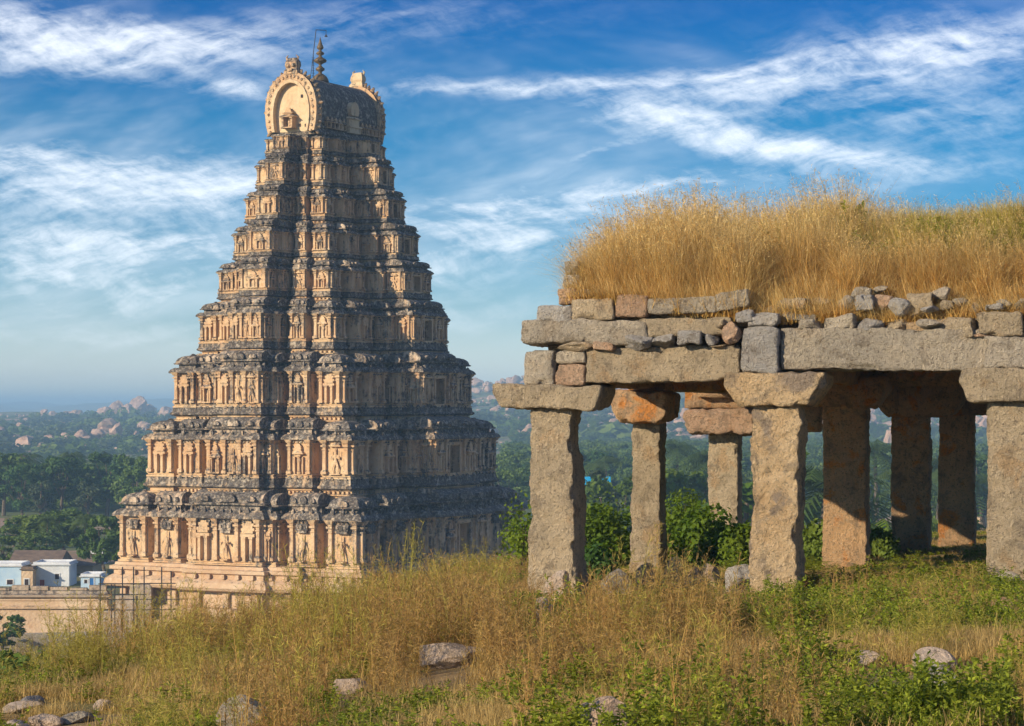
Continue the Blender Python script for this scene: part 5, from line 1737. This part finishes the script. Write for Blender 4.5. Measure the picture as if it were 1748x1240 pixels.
def sprigs(stems, g, n, ln, w, up=.6, lo=.35):
    """Fine twigs or small leaves along stem curves (stems: list of point arrays)."""
    V_, T_ = [], []
    for S in stems:
        k = len(S)
        for _ in range(n):
            t_ = g.uniform(lo, 1) * (k - 1.001)
            i_ = int(t_); p = S[i_] + (S[i_ + 1] - S[i_]) * (t_ - i_)
            d = g.normal(size=3); d[2] = abs(d[2]) * up + .15; d /= np.linalg.norm(d)
            s = np.cross(d, g.normal(size=3)); s /= np.linalg.norm(s)
            L = ln * g.uniform(.5, 1.2)
            V_.append([p - s * w * .15, p + d * L * .5 - s * w * .5, p + d * L, p + d * L * .5 + s * w * .5])
            T_ += [(g.uniform(.5, 1), g.uniform())] * 4
    V_ = np.array(V_).reshape(-1, 3)
    return V_, np.arange(len(V_)).reshape(-1, 4), np.array(T_)
def stems(n, rad, h0, h1, bend, g, seg=5):
    out = []
    for _ in range(n):
        a, r = g.uniform(0, 6.283), rad * math.sqrt(g.uniform())
        b0 = np.array([r * math.cos(a), r * math.sin(a), 0]); d = g.normal(size=3); d[2] = 0; d /= np.linalg.norm(d)
        h = g.uniform(h0, h1); bd = g.uniform(.1, 1) * bend
        out.append(np.array([b0 + d * h * (bd * (q / seg) ** 1.8) + np.array([0, 0, h * q / seg]) for q in range(seg + 1)]))
    return out
def stem_ribbons(ST, g, w):
    V_, Q_, T_, o = [], [], [], 0
    for S in ST:
        s = g.normal(size=3); s[2] = 0; s /= np.linalg.norm(s)
        n = len(S)
        ww = np.linspace(w, w * .35, n)[:, None] / 2
        V_.append(np.stack([S - s * ww, S + s * ww], 1).reshape(-1, 3))
        T_.append(np.stack([np.repeat(np.linspace(0, .6, n), 2), np.full(2 * n, g.uniform())], 1))
        k = np.arange(n - 1)[:, None] * 2
        Q_.append(o + k + np.array([0, 1, 3, 2])); o += 2 * n
    return np.concatenate(V_), np.concatenate(Q_), np.concatenate(T_)
g = np.random.default_rng(5)
def src(name, parts, mat):
    v, q, t_ = join(parts)
    me = np_mesh(name, v, q)
    for nm, col_ in (('tip', 0), ('brnd', 1)):
        a_ = me.attributes.new(nm, 'FLOAT', 'POINT'); a_.data.foreach_set('value', t_[:, col_].astype(np.float32))
    return link(name, me, mat)
def herb(n, h0, h1, ln, w):
    st = stems(n, .15, h0, h1, .45, g)
    return [stem_ribbons(st, g, .005), sprigs(st, g, 36, ln, w, .7, .15)]
S_dry = [src('dry_tuft', [blade_set(120, .17, .04, .16, .0042, .9, g)], M_dry) for _ in range(3)]
S_low = [src('low_green_tuft', [blade_set(50, .14, .04, .12, .0045, .7, g)] + herb(12, .05, .13, .026, .012), M_herb) for _ in range(2)]
def weed(mat, n=11, h0=.35, h1=.80, tw=34):
    st = stems(n, .17, h0, h1, .28, g)
    return src('tall_weed', [stem_ribbons(st, g, .0055), sprigs(st, g, tw, .065, .0042, 1.3), blade_set(16, .16, .12, .36, .004, .5, g)], mat)
S_weed = [weed(M_weed) for _ in range(3)]
S_yel = [weed(M_yel, 10, .40, .92, 40) for _ in range(2)]
S_grn = [src('green_weed', herb(13, .14, .38, .036, .015), M_herb) for _ in range(2)]
order = S_dry + S_low + S_weed + S_yel + S_grn      # 0-2 dry, 3-4 low green, 5-7 weed, 8-9 yellow, 10-11 green
for k, o in enumerate(order):
    o.name = 'src_%02d_%s' % (k, o.name)
C_g = source_collection('grass_sources', order)
def pnoise(X, Y, sc_, seed):
    return fbm(np.stack([X * sc_, Y * sc_, X * 0], 1), 3, seed)
def lay(N, tall):
    """Spots of one grass layer over the part of the hill that the place shows."""
    Y = np.sqrt(g.uniform(12.0 ** 2, 56 ** 2, N)); X = Y * g.uniform(-.235, .235, N)
    return X, Y, g.uniform(0, 1, N), g.uniform(0, 1, N), g.uniform(0, 1, N)
P_all, R_all, S_all, K_all = [], [], [], []
# short turf
X, Y, u, u2, u3 = lay(34000, False)
n2, n3 = pnoise(X, Y, .7, 51), pnoise(X, Y, 1.6, 52)
greenp = np.clip(.14 + .65 * n2 + .34 * sstep(1.0, 3.0, X) + .16 * sstep(18, 13, Y) * sstep(-.5, 1.0, X), 0, .80)
green = u < greenp
pk = np.where(green, np.where(u2 < .62, 3 + (u3 * 2).astype(int), 10 + (u3 * 2).astype(int)), (u3 * 3).astype(int))
keep = (u2 < np.clip(26 / Y, .35, 1)) & (Y < 24 + 34 * sstep(-5.5, 1.5, X) + 4)
keep &= (n3 > -.55)
keep &= ~((X > .7) & (X < 3.4) & (Y > 27.5) & (Y < 33) & (u < .70))
for (x0, y0, x1, y1, mt, lab) in STONES:
    q = ground_hit((x0 + x1) / 2, y1 - 3)
    gw_ = (x1 - x0) / F * q.y * .5 + .05
    keep &= ~((np.abs(X - q.x * Y / q.y) < gw_) & (Y > q.y - 1.9) & (Y < q.y + .3) & (u3 < .95))
hs = g.uniform(.7, 1.3, len(X)) * np.where(pk >= 10, np.where(X > 0, .85, .5), 1.0) * np.where((Y > 25) & (X > -.5), .6, 1)
ws = g.uniform(.9, 1.4, len(X)) * np.clip(Y / 24, 1, 1.5)
P_all.append(np.stack([X, Y, ground(X, Y) - .02], 1)[keep]); S_all.append(np.stack([ws, ws, hs], 1)[keep]); K_all.append(pk[keep])
# tall weeds in drifts
X, Y, u, u2, u3 = lay(30000, True)
n1, n3, n4 = pnoise(X, Y, .55, 41), pnoise(X, Y, .35, 61), pnoise(X, Y, 1.5, 43)
p = .06 + .85 * n1 + .45 * n4 + .36 * sstep(-4.6, -1.5, X) * sstep(3.0, .2, X)
p *= 1 - .96 * sstep(-1.0, -2.2, X) * sstep(21.5, 19.0, Y)            # short dry turf at lower left
p *= 1 - .60 * sstep(2.0, 3.4, X)
p = np.clip(p, .05, 1)
p = np.where((X > .3) & (X < 3.4) & (Y > 22) & (Y < 34), p * .08, p)
p *= 1 - .92 * sstep(-3.5, -4.3, X)
p *= 1 - .85 * sstep(24, 28.5, Y) * sstep(-.6, .4, X)
p = np.where((Y > 33) & (X > .6), p * .3, p)
for (x0, y0, x1, y1, mt, lab) in STONES:                              # the stones lie in gaps between the stalks
    q = ground_hit((x0 + x1) / 2, y1 - 3)
    gapw = (x1 - x0) / F * q.y * .55 + .10
    col_ = np.abs(X - q.x * Y / q.y) < gapw
    p = np.where(col_ & (Y > q.y - 7) & (Y < q.y + .35), p * .06, p)
keep = (u < p * np.clip(22 / Y, .5, 1)) & (Y < 22.5 + 29.5 * sstep(-5.5, 1.5, X) + 6)
yel = u2 < np.clip(.36 + .6 * n3 + .32 * sstep(21, 27, Y) * sstep(1.5, -1, X), .04, .9)
pk = np.where(yel, 8 + (u3 * 2).astype(int), 5 + (u3 * 3).astype(int))
hs = g.uniform(.38, .80, len(X)) ** 1.0 * (.85 + .25 * sstep(-4.6, -3.2, X)) * (1 + .35 * n4) * (1 + .22 * (u3 > .93))
hs *= (1 - .18 * sstep(24, 32, Y)) * np.where(X > 1.6, .62, 1) * np.where((Y > 27) & (X > -.6), .62, 1)
ws = g.uniform(.8, 1.25, len(X)) * np.clip(Y / 26, 1, 1.35)
P_all.append(np.stack([X, Y, ground(X, Y) - .02], 1)[keep]); S_all.append(np.stack([ws, ws, hs], 1)[keep]); K_all.append(pk[keep])
Pg, Sg, Kg = np.concatenate(P_all), np.concatenate(S_all), np.concatenate(K_all)
rt = np.stack([g.normal(0, .10, len(Pg)), g.normal(0, .10, len(Pg)), g.uniform(0, 6.283, len(Pg))], 1)
scatter('hill_grass', Pg, rt, Sg, Kg, C_g, 'dry and green grasses and tall weeds covering the hill')
# low scrub on the slope that drops to the temple
N = 2600
Yq = np.sqrt(g.uniform(30 ** 2, 212 ** 2, N)); Xq = Yq * g.uniform(-.225, -.02, N)
keep = (Yq > 22.5 + 29.5 * sstep(-5.5, 1.5, Xq) + 4)
Xk, Yk = Xq[keep], Yq[keep]
n_ = keep.sum()
sz_ = np.clip(Yk / 30, 1.5, 4.0) * g.uniform(.6, 1.2, n_)
scatter('slope_scrub', np.stack([Xk, Yk, ground(Xk, Yk) - .05], 1), np.stack([Xk * 0, Xk * 0, g.uniform(0, 6.28, n_)], 1), np.stack([sz_, sz_, sz_ * .6], 1), g.choice([5, 6, 8, 9, 10, 11, 0, 1], n_), C_g, 'scrub covering the slope that drops towards the temple')

# golden grass on the pavilion roof
def roof_clump(mat, n, h0, h1, bend, heads=True):
    st = stems(12, .12, h0 * 1.0, h1 * 1.18, bend * .6, g, 6)
    parts = [blade_set(n, .14, h0, h1, .0052, bend, g, 6, .22), stem_ribbons(st, g, .0050)]
    if heads:
        parts.append(sprigs([s_[-3:] for s_ in st], g, 7, .05, .0060, 1.0))
    return src('roof_tuft', parts, mat)
SR = [roof_clump(M_gold, 105, .30, .95, .75) for _ in range(4)] + [roof_clump(M_gold, 60, .18, .42, 1.2, False) for _ in range(2)]
st = stems(16, .16, .30, .62, .3, g)
SR.append(src('roof_green', [stem_ribbons(st, g, .006), sprigs(st, g, 44, .085, .034, .7)], M_herb))
SR.append(src('roof_olive', [blade_set(100, .15, .35, .80, .008, .5, g, 5)], M_yel))
for k, o in enumerate(SR):
    o.name = 'rsrc_%02d_%s' % (k, o.name)
C_r = source_collection('roof_grass_sources', SR)
N = 5600
uu = g.uniform(.10, 8.8, N); vv = .16 + 6.0 * g.uniform(0, 1, N) ** 1.8
nn, nf = pnoise(uu, vv, .9, 71), pnoise(uu, vv, 2.6, 72)
pk = (g.uniform(0, 1, N) * 4).astype(int)
first = np.where(uu > 2.45, .66 + .25 * nf, .30 + .08 * nf)              # line where the tall grass starts, behind the rubble
fringe = (vv < first + .16) & (g.uniform(0, 1, N) < .65)
pk = np.where(fringe, 4 + (g.uniform(0, 1, N) * 2).astype(int), pk)
grn = (vv > 1.2) & (g.uniform(0, 1, N) < np.clip(.75 * sstep(2.8, 5.2, uu) + .25 * nn, 0, .72))
pk = np.where(grn, np.where(g.uniform(0, 1, N) < .40, 6, 7), pk)
hs = g.uniform(.70, 1.15, N) * (.62 + .40 * sstep(0, 1.0, uu)) * (1 - .36 * sstep(2.6, 4.6, uu)) * (1 + .34 * nf)
hs = np.where(pk == 7, hs * 1.30, np.where(pk == 6, hs * 1.05, hs))
kp = ~((vv < first) & (pk < 4)) & (nf > -.42)
kp &= ~((vv < .42) & (uu > 2.45) & (g.uniform(0, 1, N) < .6))
xr_, yr_ = roof_pt(uu, vv)
lean = np.stack([g.normal(.06, .13, N), g.normal(-.04, .15, N), g.normal(0, .5, N)], 1)
ro = scatter('roof_grass', np.stack([xr_, yr_, roof_z(uu, vv) - .03], 1)[kp], lean[kp], np.stack([1.2 + 0 * hs, 1.2 + 0 * hs, hs], 1)[kp], pk[kp], C_r, 'tall golden dry grass growing on the pavilion roof')

# ---------------------------------------------------------------- haze of the valley
hz = MB(); hz.box(-9000, 9000, -300, 12500, VALLEY - 1.5, 42)
hm_ = bpy.data.materials.new('haze_air'); hm_.use_nodes = True
hm_.node_tree.nodes.clear()
out_ = hm_.node_tree.nodes.new('ShaderNodeOutputMaterial')
pv = hm_.node_tree.nodes.new('ShaderNodeVolumePrincipled')
pv.inputs['Color'].default_value = (0.42, 0.70, 1.0, 1)
pv.inputs['Density'].default_value = 3.2e-4
pv.inputs['Anisotropy'].default_value = -0.1
hm_.node_tree.links.new(pv.outputs[0], out_.inputs['Volume'])
tag(link('haze', hz.mesh('haze'), hm_), kind='stuff')
